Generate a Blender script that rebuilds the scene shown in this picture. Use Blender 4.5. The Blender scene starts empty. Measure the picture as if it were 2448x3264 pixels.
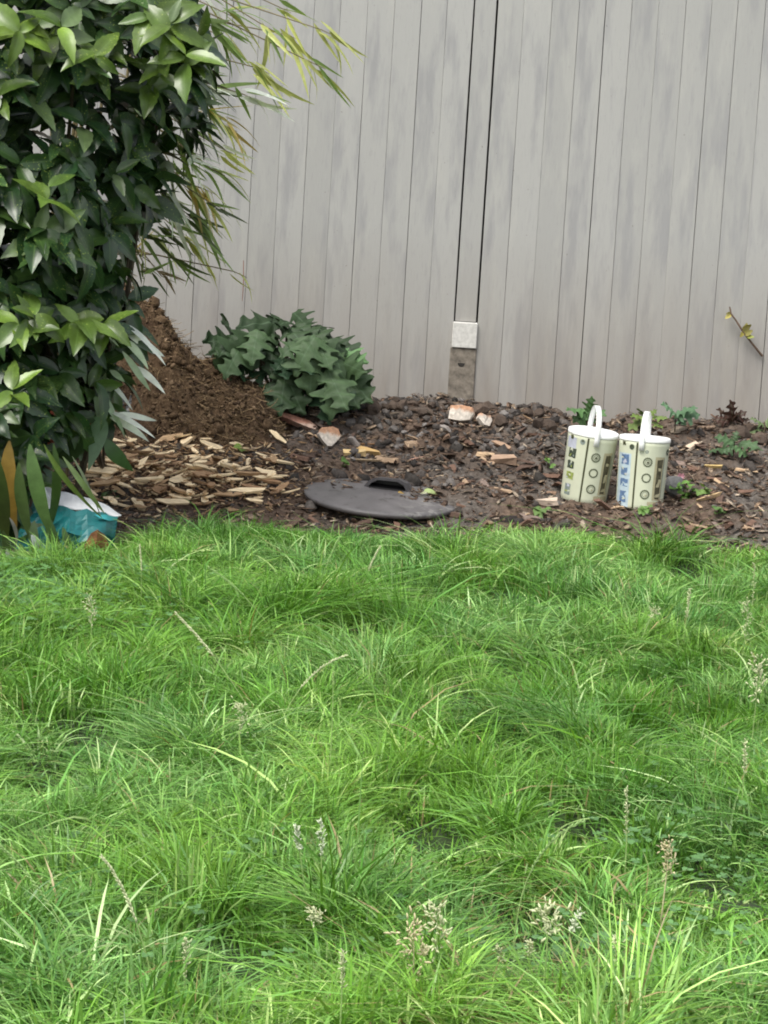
import bpy, bmesh, math, random
import numpy as np
from mathutils import Vector, Matrix
rng = np.random.default_rng(7); random.seed(7)
S = bpy.context.scene
C = S.collection
R_ = math.radians

# ------------------------------------------------------------------ camera, world, sun, exposure
FPX, PITCH, ROLL, CAMZ = 9100.0, R_(-8.67), R_(3.45), 1.6
F_ = np.array([0, math.cos(PITCH), math.sin(PITCH)])
U0 = np.array([0, -math.sin(PITCH), math.cos(PITCH)]); R0 = np.array([1.0, 0, 0])
RX = math.cos(ROLL)*R0 + math.sin(ROLL)*U0
UX = -math.sin(ROLL)*R0 + math.cos(ROLL)*U0
CAM = np.array([0, 0, CAMZ])
cd = bpy.data.cameras.new('camera'); co = bpy.data.objects.new('camera', cd); C.objects.link(co)
cd.sensor_fit = 'VERTICAL'; cd.sensor_height = 36; cd.lens = FPX/3264*36
cd.clip_start = .1; cd.clip_end = 500
m = Matrix.Identity(4)
for i in range(3):
    m[i][0] = RX[i]; m[i][1] = UX[i]; m[i][2] = -F_[i]; m[i][3] = CAM[i]
co.matrix_world = m
S.camera = co
SUN_EL, SUN_AZ = R_(58), R_(215)     # azimuth measured from +Y clockwise (the sun stands behind the camera, to its left)
w = bpy.data.worlds.new('World'); S.world = w; w.use_nodes = True
nt = w.node_tree; nt.nodes.clear()
sky = nt.nodes.new('ShaderNodeTexSky'); sky.sky_type = 'NISHITA'; sky.sun_disc = False
sky.sun_elevation = SUN_EL; sky.sun_rotation = SUN_AZ; sky.dust_density = 4; sky.air_density = 1.2
hs = nt.nodes.new('ShaderNodeHueSaturation'); hs.inputs['Saturation'].default_value = .30
bg = nt.nodes.new('ShaderNodeBackground'); bg.inputs['Strength'].default_value = .12
wo = nt.nodes.new('ShaderNodeOutputWorld')
nt.links.new(sky.outputs[0], hs.inputs['Color']); nt.links.new(hs.outputs[0], bg.inputs['Color']); nt.links.new(bg.outputs[0], wo.inputs['Surface'])
sd = bpy.data.lights.new('sun', 'SUN'); sd.energy = 1.4; sd.angle = R_(25); sd.color = (1, .965, .88)
so = bpy.data.objects.new('sun', sd); C.objects.link(so)
sv = Vector((math.sin(SUN_AZ)*math.cos(SUN_EL), math.cos(SUN_AZ)*math.cos(SUN_EL), math.sin(SUN_EL)))
so.rotation_euler = sv.to_track_quat('Z', 'Y').to_euler(); so.location = (0, 0, 8)
S.view_settings.view_transform = 'Standard'; S.view_settings.look = 'None'
S.view_settings.exposure = 1.0; S.view_settings.gamma = 1
S.cycles.filter_width = 1.9
S.cycles.max_bounces = 8; S.cycles.diffuse_bounces = 4; S.cycles.transmission_bounces = 4; S.cycles.transparent_max_bounces = 4

# ------------------------------------------------------------------ helpers
def ray(px, py):
    d = F_ + (px-1224)/FPX*RX + (1632-py)/FPX*UX
    return d
def P(px, py, Y):
    d = ray(px, py); return CAM + d*(Y/d[1])
def proj(p):
    q = np.asarray(p) - CAM
    z = q @ F_
    return 1224 + FPX*(q @ RX)/z, 1632 - FPX*(q @ UX)/z, z
def plane0(px, py):
    d = ray(px, py); return CAM + d*(-CAMZ/d[2])
def hsh(ix, iy, s):
    n = (ix*374761393 + iy*668265263 + s*1442695041) & 0xffffffff
    n = ((n ^ (n >> 13))*1274126177) & 0xffffffff
    return ((n ^ (n >> 16)) & 0xffff)/65535.0
def vnoise(x, y, s=0):
    x = np.asarray(x, float); y = np.asarray(y, float)
    ix = np.floor(x).astype(np.int64); iy = np.floor(y).astype(np.int64)
    fx = x-ix; fy = y-iy; fx = fx*fx*(3-2*fx); fy = fy*fy*(3-2*fy)
    a, b, c, d = hsh(ix, iy, s), hsh(ix+1, iy, s), hsh(ix, iy+1, s), hsh(ix+1, iy+1, s)
    return (a*(1-fx)+b*fx)*(1-fy) + (c*(1-fx)+d*fx)*fy
def fbm(x, y, s=0, o=4):
    r = 0; a = .5; t = 0
    for k in range(o):
        r = r + a*vnoise(np.asarray(x)*2**k+17.3*k, np.asarray(y)*2**k-9.1*k, s+k); t += a; a *= .5
    return r/t
def sst(a, b, x):
    t = np.clip((np.asarray(x, float)-a)/(b-a), 0, 1); return t*t*(3-2*t)

# border between lawn and bed, from real ground points
_e = [plane0(px, py) for px, py in [(-900, 1800), (-100, 1790), (160, 1800), (330, 1768), (450, 1725), (700, 1690), (1000, 1705), (1224, 1715), (1500, 1735), (1800, 1720), (2100, 1755), (2300, 1772), (2500, 1775), (3200, 1800)]]
EX = np.array([-60]+[p[0] for p in _e]+[60]); EY = np.array([_e[0][1]]+[p[1] for p in _e]+[_e[-1][1]])
def yedge(x): return np.interp(x, EX, EY)
FENCE_Y = 11.9
# hollows between the tufts: pixel of the hollow, radius
holes = [(1860-0, 2640, .10), (2210, 1840, .12), (1330, 2600, .13), (1690, 2960, .15), (1760, 2990, .1), (1400, 2640, .08), (2190, 1810, .07), (2280, 2760, .16), (1620, 1905, .09), (1810, 1950, .06), (1660, 2165, .07), (1130, 2020, .10), (300, 2330, .1), (2060, 2330, .08), (700, 2100, .06), (150, 2490, .1), (560, 2150, .05), (1480, 2230, .07), (820, 3050, .09), (900, 2880, .06)]
hp_ = np.array([np.append(plane0(px, py)[:2], r_) for px, py, r_ in holes])
def gauss(x, y, cx, cy, sx, sy): return np.exp(-((x-cx)/sx)**2-((y-cy)/sy)**2)
def H(x, y):
    x = np.asarray(x, float); y = np.asarray(y, float)
    d = y - yedge(x)
    d2 = y - 10.05
    z = (fbm(x*1.1, y*1.1, 3, 2)-.5)*.05*(1-sst(-.3, 0, d)) 
    bed = .085*sst(0, .45, d2) + .16*sst(.35, 1.8, d2)
    bed = bed + .085*gauss(x, y, .25, 11.45, .55, .28) + .035*gauss(x, y, .75, 11.3, .3, .3) - .03*gauss(x, y, .95, 11.6, .25, .4)
    bed = bed + sst(.0, .35, d2)*((fbm(x*5, y*5, 11, 3)-.5)*.09 + (fbm(x*20, y*20, 21, 3)-.5)*.06)
    bed = bed - sst(.35, .0, np.abs(d2))*0
    for a_, b_, r_ in hp_: z = z - .05*gauss(x, y, a_, b_, r_*.8, r_*1.3)
    return z + bed*sst(0, .12, d)
_TS = np.arange(4.0, 13.6, .02)
def G(px, py, lift=0.0):
    """where the ray through a pixel meets the ground"""
    d = ray(px, py); pp = CAM + d*_TS[:, None]
    lo = pp[:, 2] < .45; k0 = int(np.argmax(lo)) if lo.any() else len(_TS)-1
    q = pp[k0:]; hit = q[:, 2] - lift < H(q[:, 0], q[:, 1])
    t = _TS[k0 + int(np.argmax(hit))] if hit.any() else _TS[-1]
    tt = np.linspace(t-.02, t, 9); q = CAM + d*tt[:, None]; hit = q[:, 2] - lift < H(q[:, 0], q[:, 1])
    return q[int(np.argmax(hit))] if hit.any() else q[-1]

MATS = {}
def newmat(name):
    m = bpy.data.materials.new(name); m.use_nodes = True; n = m.node_tree; n.nodes.clear()
    out = n.nodes.new('ShaderNodeOutputMaterial'); b = n.nodes.new('ShaderNodeBsdfPrincipled')
    n.links.new(b.outputs[0], out.inputs[0]); MATS[name] = m
    return m, n, b, out
def node(n, t, **k):
    x = n.nodes.new(t)
    for a, v in k.items(): setattr(x, a, v)
    return x
def noise(n, co, scale, detail=4, rough=.6):
    x = node(n, 'ShaderNodeTexNoise'); x.inputs['Scale'].default_value = scale; x.inputs['Detail'].default_value = detail; x.inputs['Roughness'].default_value = rough
    if co is not None: n.links.new(co, x.inputs['Vector'])
    return x.outputs['Fac']
def ramp(n, fac, stops):
    r = node(n, 'ShaderNodeValToRGB'); e = r.color_ramp.elements
    while len(e) < len(stops): e.new(.5)
    for q, (p, c) in zip(e, stops):
        q.position = p; q.color = (c, c, c, 1) if isinstance(c, (int, float)) else (*c, 1)
    n.links.new(fac, r.inputs[0]); return r.outputs[0]
def mix(n, a, b, fac, mode='MIX'):
    x = node(n, 'ShaderNodeMix', data_type='RGBA', blend_type=mode)
    for s, v in ((x.inputs[0], fac), (x.inputs[6], a), (x.inputs[7], b)):
        if isinstance(v, bpy.types.NodeSocket): n.links.new(v, s)
        elif isinstance(v, (int, float)): s.default_value = v
        else: s.default_value = (*v, 1)
    return x.outputs[2]
def bump(n, b, h, strength=.4, dist=.003):
    x = node(n, 'ShaderNodeBump'); x.inputs['Strength'].default_value = strength; x.inputs['Distance'].default_value = dist
    n.links.new(h, x.inputs['Height']); n.links.new(x.outputs[0], b.inputs['Normal'])
def simple(name, col, rough=.6, var=.25, scale=30, spec=.4, bmp=.2, bd=.002, metal=0):
    m, n, b, o = newmat(name)
    g = node(n, 'ShaderNodeNewGeometry')
    f = noise(n, g.outputs['Position'], scale)
    lo = [c*(1-var) for c in col]; hi = [min(1, c*(1+var)) for c in col]
    n.links.new(ramp(n, f, [(.3, lo), (.7, hi)]), b.inputs['Base Color'])
    b.inputs['Roughness'].default_value = rough; b.inputs['Specular IOR Level'].default_value = spec; b.inputs['Metallic'].default_value = metal
    if bmp: bump(n, b, f, bmp, bd)
    return m
def leafmat(name, src, rough=.35, trans=.25, spots=None, rib=None, spec=.5, var=.25, vscale=25):
    """src 'obj' takes the object's own colour, 'attr' takes the per-leaf colour of a joined mesh"""
    m, n, b, o = newmat(name)
    if src == 'obj': c = node(n, 'ShaderNodeObjectInfo').outputs['Color']
    else:
        a = node(n, 'ShaderNodeAttribute'); a.attribute_name = 'tint'; c = a.outputs['Color']
    g = node(n, 'ShaderNodeNewGeometry'); pos = g.outputs['Position']
    c = mix(n, c, ramp(n, noise(n, pos, vscale, 3), [(.3, 1-var), (.7, 1+var)]), 1.0, 'MULTIPLY')
    if spots:
        f = ramp(n, noise(n, pos, spots[0], 2, .4), [(spots[1], 0), (spots[1]+.04, 1)])
        f2 = ramp(n, noise(n, pos, 9, 2), [(.45, 0), (.6, spots[3] if len(spots) > 3 else .8)])
        ff = node(n, 'ShaderNodeMath', operation='MULTIPLY'); n.links.new(f, ff.inputs[0]); n.links.new(f2, ff.inputs[1])
        c = mix(n, c, spots[2], ff.outputs[0])
    if rib:
        a = node(n, 'ShaderNodeAttribute'); a.attribute_name = 'rib'
        f = ramp(n, a.outputs['Fac'], [(.80, 0), (.97, .38)])
        c = mix(n, c, rib, f)
    n.links.new(c, b.inputs['Base Color'])
    b.inputs['Roughness'].default_value = rough; b.inputs['Specular IOR Level'].default_value = spec
    if trans:
        t = node(n, 'ShaderNodeBsdfTranslucent'); n.links.new(mix(n, c, (1.25, 1.2, .6), 1.0, 'MULTIPLY'), t.inputs['Color'])
        x = node(n, 'ShaderNodeMixShader'); x.inputs[0].default_value = trans
        n.links.new(b.outputs[0], x.inputs[1]); n.links.new(t.outputs[0], x.inputs[2]); n.links.new(x.outputs[0], o.inputs[0])
    return m

def tag(o, label=None, cat=None, group=None, kind=None):
    for k, v in (('label', label), ('category', cat), ('group', group), ('kind', kind)):
        if v: o[k] = v
    return o
def empty(name, loc=(0, 0, 0)):
    o = bpy.data.objects.new(name, None); o.location = loc; o.empty_display_size = .1; C.objects.link(o); return o
def link(name, me, parent=None, mat=None, M=None, color=None):
    o = bpy.data.objects.new(name, me); C.objects.link(o)
    if mat is not None and not me.materials: me.materials.append(mat)
    if M is not None: o.matrix_world = M
    if parent is not None:
        o.parent = parent
        # the parents used with link() only carry a translation
        o.matrix_parent_inverse = Matrix.Translation(-parent.location) if not parent.rotation_euler.to_matrix().is_identity is None else Matrix()
    if color is not None: o.color = (*color, 1)
    return o
def pymesh(name, V, F, smooth=False):
    me = bpy.data.meshes.new(name); me.from_pydata([tuple(v) for v in V], [], [tuple(int(i) for i in f) for f in F]); 
    if smooth: me.polygons.foreach_set('use_smooth', [True]*len(me.polygons))
    me.update(); return me
def bigmesh(name, V, faces, tint=None, rib=None, smooth=False):
    """faces: list of int arrays (n,3) or (n,4)"""
    me = bpy.data.meshes.new(name)
    V = np.ascontiguousarray(V, np.float32)
    me.vertices.add(len(V)); me.vertices.foreach_set('co', V.ravel())
    idx = np.concatenate([f.ravel() for f in faces]).astype(np.int32)
    cnt = np.concatenate([np.full(len(f), f.shape[1], np.int32) for f in faces])
    me.loops.add(len(idx)); me.loops.foreach_set('vertex_index', idx)
    me.polygons.add(len(cnt)); me.polygons.foreach_set('loop_start', np.concatenate([[0], np.cumsum(cnt)[:-1]]).astype(np.int32))
    if smooth: me.polygons.foreach_set('use_smooth', np.ones(len(cnt), bool))
    me.update(calc_edges=True)
    if tint is not None:
        a = me.attributes.new('tint', 'FLOAT_COLOR', 'POINT')
        t = np.ones((len(V), 4), np.float32); t[:, :3] = tint; a.data.foreach_set('color', t.ravel())
    if rib is not None:
        a = me.attributes.new('rib', 'FLOAT', 'POINT'); a.data.foreach_set('value', np.asarray(rib, np.float32))
    return me
def instance(T, F, M, pos):
    """T (n,3) template, F (k,q) faces, M (m,3,3) frames incl. scale, pos (m,3)"""
    V = np.einsum('mij,nj->mni', M, T) + pos[:, None, :]
    n = len(T)
    FF = (F[None] + (np.arange(len(M))*n)[:, None, None]).reshape(-1, F.shape[1])
    return V.reshape(-1, 3), FF
def frames(d, up, roll=None):
    """columns side, direction, normal"""
    d = d/np.linalg.norm(d, axis=1, keepdims=True)
    s = np.cross(d, up); s /= np.linalg.norm(s, axis=1, keepdims=True)+1e-9
    nn = np.cross(s, d)
    if roll is not None:
        c, q = np.cos(roll)[:, None], np.sin(roll)[:, None]
        s, nn = s*c + nn*q, nn*c - s*q
    return np.stack([s, d, nn], axis=2)
def M4(M3, pos, s=1.0):
    m = Matrix.Identity(4)
    for i in range(3):
        for j in range(3): m[i][j] = float(M3[i][j])*s
        m[i][3] = float(pos[i])
    return m
def bm_obj(name, bm, mat, parent=None, smooth=False, color=None):
    me = bpy.data.meshes.new(name)
    bmesh.ops.recalc_face_normals(bm, faces=bm.faces)
    bm.to_mesh(me); bm.free()
    if smooth: me.polygons.foreach_set('use_smooth', [True]*len(me.polygons))
    return link(name, me, parent, mat, color=color)
def tube(bm, pts, rad, sides=6):
    pts = [Vector(p) for p in pts]; rings = []
    if not hasattr(rad, '__len__'): rad = [rad]*len(pts)
    for i, p in enumerate(pts):
        t = (pts[min(i+1, len(pts)-1)]-pts[max(i-1, 0)]).normalized()
        a = t.orthogonal().normalized() if i == 0 else (pa - t*pa.dot(t)).normalized()
        pa = a; b = t.cross(a)
        rings.append([bm.verts.new(p + (a*math.cos(k*2*math.pi/sides)+b*math.sin(k*2*math.pi/sides))*rad[i]) for k in range(sides)])
    for r, s in zip(rings, rings[1:]):
        for k in range(sides): bm.faces.new((r[k], r[(k+1) % sides], s[(k+1) % sides], s[k]))
    bm.faces.new(rings[0][::-1]); bm.faces.new(rings[-1])
def box(bm, lo, hi, jit=0):
    vs = [bm.verts.new((x+random.uniform(-jit, jit), y+random.uniform(-jit, jit), z+random.uniform(-jit, jit))) for z in (lo[2], hi[2]) for y in (lo[1], hi[1]) for x in (lo[0], hi[0])]
    for f in ((0, 2, 3, 1), (4, 5, 7, 6), (0, 1, 5, 4), (2, 6, 7, 3), (0, 4, 6, 2), (1, 3, 7, 5)): bm.faces.new([vs[i] for i in f])
    return vs
def rock_mesh(name, n=14, sx=1, sy=1, sz=1, boxy=0.0):
    bm = bmesh.new()
    for _ in range(n):
        v = Vector((random.gauss(0, 1), random.gauss(0, 1), random.gauss(0, 1))).normalized()
        if boxy: v = v.lerp(v/max(abs(v.x), abs(v.y), abs(v.z)), boxy)
        bm.verts.new((v.x*sx, v.y*sy, v.z*sz))
    bmesh.ops.convex_hull(bm, input=bm.verts)
    for v in [v for v in bm.verts if not v.link_faces]: bm.verts.remove(v)
    me = bpy.data.meshes.new(name); bmesh.ops.recalc_face_normals(bm, faces=bm.faces); bm.to_mesh(me); bm.free(); return me
def mesh_np(me):
    V = np.array([v.co[:] for v in me.vertices]); bm = bmesh.new(); bm.from_mesh(me); bmesh.ops.triangulate(bm, faces=bm.faces)
    F = np.array([[v.index for v in f.verts] for f in bm.faces]); bm.free(); return V, F

def leaf_template(L, Wd, nseg, prof, fold=.25, droop=.25, wav=0, teeth=0, cols=2, seed=0, hump=0, sweep=0):
    r = np.random.default_rng(seed); V = []; rib = []
    for i in range(nseg+1):
        t = i/nseg
        w_ = Wd*prof(t)
        if teeth and .42 < t < .97: w_ *= 1 + teeth*(1 if i % 2 else -1)
        zc = -droop*L*t*t + hump*L*math.sin(math.pi*t)
        for k in range(-cols, cols+1):
            x = w_*k/cols + sweep*t*t
            z = zc + abs(x)*fold + wav*L*math.sin(t*9+seed+k)*abs(k)/cols
            V.append((x, L*t*(1-.12*droop*t), z)); rib.append(1.0 if k == 0 else 0.0)
    q = 2*cols+1; F = []
    for i in range(nseg):
        for k in range(q-1):
            a = i*q+k; F.append((a, a+1, a+q+1, a+q))
    return np.array(V), np.array(F), np.array(rib)
def tmesh(name, T):
    return bigmesh(name, T[0], [T[1]], rib=T[2], smooth=True)

# ------------------------------------------------------------------ ground: lawn sheet and soil bed (one height field cut at the border)
def axis(a, segs):
    out = [a]
    for b, st in segs:
        n = max(1, round((b-out[-1])/st)); s = out[-1]
        out += [s+(b-s)*(i+1)/n for i in range(n)]
    return np.array(out)
gx = axis(-60, [(-8, 8), (-2.4, .35), (2.6, .017), (8, .35), (60, 8)])
gy = axis(-40, [(0, 5), (3.6, .4), (8.6, .06), (12.15, .017), (14, .2), (60, 8)])
XX, YY = np.meshgrid(gx, gy); ZZ = H(XX, YY)
ZZ = np.where(YY > 12.3, .2, ZZ)
VV = np.stack([XX, YY, ZZ], 2).reshape(-1, 3)
nx, ny = len(gx), len(gy)
a = (np.arange(ny-1)[:, None]*nx + np.arange(nx-1)[None]).ravel()
Q = np.stack([a, a+1, a+nx+1, a+nx], 1)
cx_ = VV[Q][:, :, 0].mean(1); cy_ = VV[Q][:, :, 1].mean(1)
isbed = cy_ > yedge(cx_) + (fbm(cx_*6, cy_*6, 40, 2)-.5)*.12
def sub(q):
    u, inv = np.unique(q, return_inverse=True); return VV[u], inv.reshape(q.shape)
m, n, b, o = newmat('lawn_soil'); g = node(n, 'ShaderNodeNewGeometry')
n.links.new(ramp(n, noise(n, g.outputs['Position'], 14, 6), [(.3, (.012, .02, .006)), (.55, (.022, .042, .01)), (.75, (.045, .045, .02))]), b.inputs['Base Color']); b.inputs['Roughness'].default_value = .95
m, n, b, o = newmat('bed_soil'); g = node(n, 'ShaderNodeNewGeometry'); pos = g.outputs['Position']
c1 = ramp(n, noise(n, pos, 60, 6, .7), [(.25, (.03, .02, .015)), (.5, (.10, .07, .052)), (.68, (.18, .13, .098)), (.85, (.32, .25, .19))])
c2 = ramp(n, noise(n, pos, 45, 6, .7), [(.25, (.03, .025, .022)), (.5, (.10, .087, .076)), (.7, (.18, .16, .142)), (.85, (.32, .29, .26))])
c = mix(n, c1, c2, ramp(n, noise(n, pos, 1.7, 3), [(.42, 0), (.58, 1)]))
n.links.new(c, b.inputs['Base Color']); b.inputs['Roughness'].default_value = .95; b.inputs['Specular IOR Level'].default_value = .2
bump(n, b, noise(n, pos, 160, 5, .7), .8, .006)
v_, f_ = sub(Q[~isbed]); tag(link('lawn', bigmesh('lawn', v_, [f_], smooth=True), None, MATS['lawn_soil']), 'green lawn of long uncut grass', 'lawn', kind='structure')
v_, f_ = sub(Q[isbed]); tag(link('flower_bed', bigmesh('flower_bed', v_, [f_], smooth=True), None, MATS['bed_soil']), 'bare soil bed between lawn and fence', 'soil bed', kind='structure')

# ------------------------------------------------------------------ fence
m, n, b, o = newmat('fence_paint')
g = node(n, 'ShaderNodeNewGeometry'); oi = node(n, 'ShaderNodeObjectInfo')
mp = node(n, 'ShaderNodeMapping'); mp.inputs['Scale'].default_value = (1, 1, .16)
ad = node(n, 'ShaderNodeVectorMath', operation='ADD'); sc_ = node(n, 'ShaderNodeVectorMath', operation='SCALE'); sc_.inputs['Scale'].default_value = 40
cb = node(n, 'ShaderNodeCombineXYZ'); n.links.new(oi.outputs['Random'], cb.inputs[1]); n.links.new(cb.outputs[0], sc_.inputs[0])
n.links.new(g.outputs['Position'], ad.inputs[0]); n.links.new(sc_.outputs[0], ad.inputs[1]); n.links.new(ad.outputs[0], mp.inputs['Vector'])
pv = mp.outputs[0]
base = mix(n, (.350, .349, .336), (.390, .388, .374), oi.outputs['Random'])
c = mix(n, base, (.285, .285, .288), ramp(n, noise(n, pv, 13, 4, .6), [(.50, 0), (.64, .8)]))
c = mix(n, c, (.43, .425, .395), ramp(n, noise(n, pv, 17, 4, .6), [(.54, 0), (.75, .6)]))
c = mix(n, c, (.25, .25, .25), ramp(n, noise(n, pv, 120, 4, .7), [(.55, 0), (.8, .5)]))
c = mix(n, c, (.12, .1, .085), ramp(n, noise(n, g.outputs['Position'], 75, 2, .5), [(.76, 0), (.79, .6)]))
sp = node(n, 'ShaderNodeSeparateXYZ'); n.links.new(g.outputs['Position'], sp.inputs[0])
mr = node(n, 'ShaderNodeMapRange'); mr.inputs['From Min'].default_value = .15; mr.inputs['From Max'].default_value = 1.0; mr.inputs['To Min'].default_value = .95; mr.inputs['To Max'].default_value = 0
n.links.new(sp.outputs['Z'], mr.inputs['Value'])
mm = node(n, 'ShaderNodeMath', operation='MULTIPLY'); n.links.new(mr.outputs[0], mm.inputs[0]); n.links.new(ramp(n, noise(n, pv, 7, 4), [(.2, .3), (.75, 1)]), mm.inputs[1])
c = mix(n, c, (.235, .2, .165), mm.outputs[0])     # splashed soil low on the boards
n.links.new(c, b.inputs['Base Color']); b.inputs['Roughness'].default_value = .7; b.inputs['Specular IOR Level'].default_value = .3
bump(n, b, noise(n, pv, 90, 4, .7), .25, .003)
simple('fence_backing', (.028, .025, .022), .9)
simple('post_block_paint', (.56, .55, .52), .8, .18, 60, bmp=.5)
simple('spur_concrete', (.19, .165, .135), .9, .45, 35, bmp=.6, bd=.004)
FT = 2.3
fence = empty('timber_fence', (0, FENCE_Y, .1)); tag(fence, 'tall grey painted fence of upright boards behind the flower bed', 'fence')
def board(x0, x1, z0, y=FENCE_Y, th=.02, ch=.0013, name='board', mat='fence_paint', top=FT, warp=True):
    bm = bmesh.new()
    zs = np.linspace(z0, top, 9); rows = []
    k = random.uniform(-.0012, .0012); ph = random.uniform(0, 6)
    for i, z in enumerate(zs):
        dx = k*math.sin(z*2.4+ph) if warp else 0
        prof = [(x0, y+th), (x0, y+ch), (x0+ch, y), (x1-ch, y), (x1, y+ch), (x1, y+th)]
        rows.append([bm.verts.new((px+dx, py, z)) for px, py in prof])
    for r, s in zip(rows, rows[1:]):
        for i in range(6): bm.faces.new((r[i], r[(i+1) % 6], s[(i+1) % 6], s[i]))
    bm.faces.new(rows[0][::-1]); bm.faces.new(rows[-1])
    return bm_obj(name, bm, MATS[mat], fence)
PX0, PX1 = P(1484, 500, FENCE_Y)[0], P(1551, 500, FENCE_Y)[0]      # the post strip
BW = .1105
gap_l, gap_r = .006, .0085
x = PX0 - gap_l
k = 0
gaps = {0: .004}
while x > -2.6:
    wv = BW + random.uniform(-.006, .005); gp = random.choice([.0006, .0009, .0013, .0009, .0018])
    board(x-wv+gp, x, .02, y=FENCE_Y+random.uniform(-.0008, .0008)); x -= wv
LX = x
x = PX1 + gap_r; k = 0
while x < 2.7:
    wv = BW + random.uniform(-.006, .005); gp = random.choice([.0006, .0008, .0012, .0016]) if k != 3 else .0032
    board(x, x+wv-gp, .02, y=FENCE_Y+random.uniform(-.0008, .0008)); x += wv; k += 1
zb = P(1500, 1028, FENCE_Y)[2]; zb2 = P(1495, 1110, FENCE_Y)[2]
board(PX0, PX1, zb+.003, y=FENCE_Y+.003, name='post_strip')
bm = bmesh.new(); box(bm, (LX, FENCE_Y+.03, .0), (x, FENCE_Y+.05, FT-.02)); bm_obj('backing_sheet', bm, MATS['fence_backing'], fence)
bm = bmesh.new(); box(bm, (PX0-.008, FENCE_Y-.02, zb2+.001), (PX1+.008, FENCE_Y+.018, zb)); bmesh.ops.bevel(bm, geom=bm.edges[:], offset=.003, segments=1, affect='EDGES')
bm_obj('post_block', bm, MATS['post_block_paint'], fence)
bm = bmesh.new(); box(bm, (PX0-.012, FENCE_Y-.012, .0), (PX1+.010, FENCE_Y+.018, zb2)); bmesh.ops.bevel(bm, geom=bm.edges[:], offset=.004, segments=1, affect='EDGES')
sp_ = bm_obj('concrete_spur', bm, MATS['spur_concrete'], fence)
bm = bmesh.new(); hp = P(1470, 1163, FENCE_Y-.014)
rr = [bm.verts.new((hp[0]+.014*math.cos(t)*(1+.3*math.sin(3*t)), FENCE_Y-.0135, hp[2]+.011*math.sin(t)*(1+.3*math.cos(2*t)))) for t in np.linspace(0, 2*math.pi, 11)[:-1]]
bm.faces.new(rr); bm_obj('knot_hole', bm, MATS['fence_backing'], sp_)

# ------------------------------------------------------------------ compost heap
HX, HY = -1.02, 11.05
def heapz(x, y):
    hp = np.interp(x, [-2.1, -1.5, -1.12, -.97, -.86, -.80, -.72, -.66, -.60, -.54, -.47, -.42, -.36, -.2], [.1, .38, .52, .46, .36, .25, .20, .20, .19, .17, .11, .03, .0, 0])
    sy_ = .20 + .07*np.clip((x+1)*1.2, 0, 1)
    z = hp*np.exp(-((y-11.28-.15*np.clip(-x-.6, 0, 1))/sy_)**2)
    nz = (fbm(x*4.5+2, y*4.5, 61, 2)-.5)*1.0 + (fbm(x*12, y*12, 66, 3)-.5)*.6
    return z*(1+nz) + (z > .03)*((fbm(x*38, y*38, 71, 3)-.5)*.05)
hx = np.arange(-2.1, -.1, .011); hy = np.arange(10.5, 11.86, .011)
hX, hY = np.meshgrid(hx, hy); hz = heapz(hX, hY)
hV = np.stack([hX + (fbm(hX*30, hY*30, 81, 2)-.5)*.03, hY + (fbm(hX*30, hY*30, 82, 2)-.5)*.03, H(hX, hY) + hz - .02], 2).reshape(-1, 3)
a = (np.arange(len(hy)-1)[:, None]*len(hx) + np.arange(len(hx)-1)[None]).ravel()
hQ = np.stack([a, a+1, a+len(hx)+1, a+len(hx)], 1)
hQ = hQ[(hz.reshape(-1)[hQ].mean(1)) > .012]
u, inv = np.unique(hQ, return_inverse=True)
m, n, b, o = newmat('compost'); g = node(n, 'ShaderNodeNewGeometry'); pos = g.outputs['Position']
c = ramp(n, noise(n, pos, 70, 6, .75), [(.25, (.025, .015, .009)), (.48, (.118, .076, .044)), (.68, (.21, .142, .088)), (.85, (.30, .215, .135))])
c = mix(n, c, (.045, .026, .022), ramp(n, noise(n, pos, 5, 3), [(.5, 0), (.66, .7)]))
n.links.new(c, b.inputs['Base Color']); b.inputs['Roughness'].default_value = .95; b.inputs['Specular IOR Level'].default_value = .15
bump(n, b, noise(n, pos, 220, 5, .75), 1.0, .008)
heap = link('compost_heap', bigmesh('compost_heap', hV[u], [inv.reshape(hQ.shape)], smooth=True), None, MATS['compost'])
tag(heap, 'crumbly brown heap of rotted compost between the shrub and the lobed plant', 'compost heap')
_hl = []
for _ in range(60):
    x_, y_ = rng.uniform(-1.15, -.45), rng.uniform(10.95, 11.4)
    if float(heapz(x_, y_)) > .05: _hl.append((x_, y_, float(H(x_, y_)+heapz(x_, y_))-.008))
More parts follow.
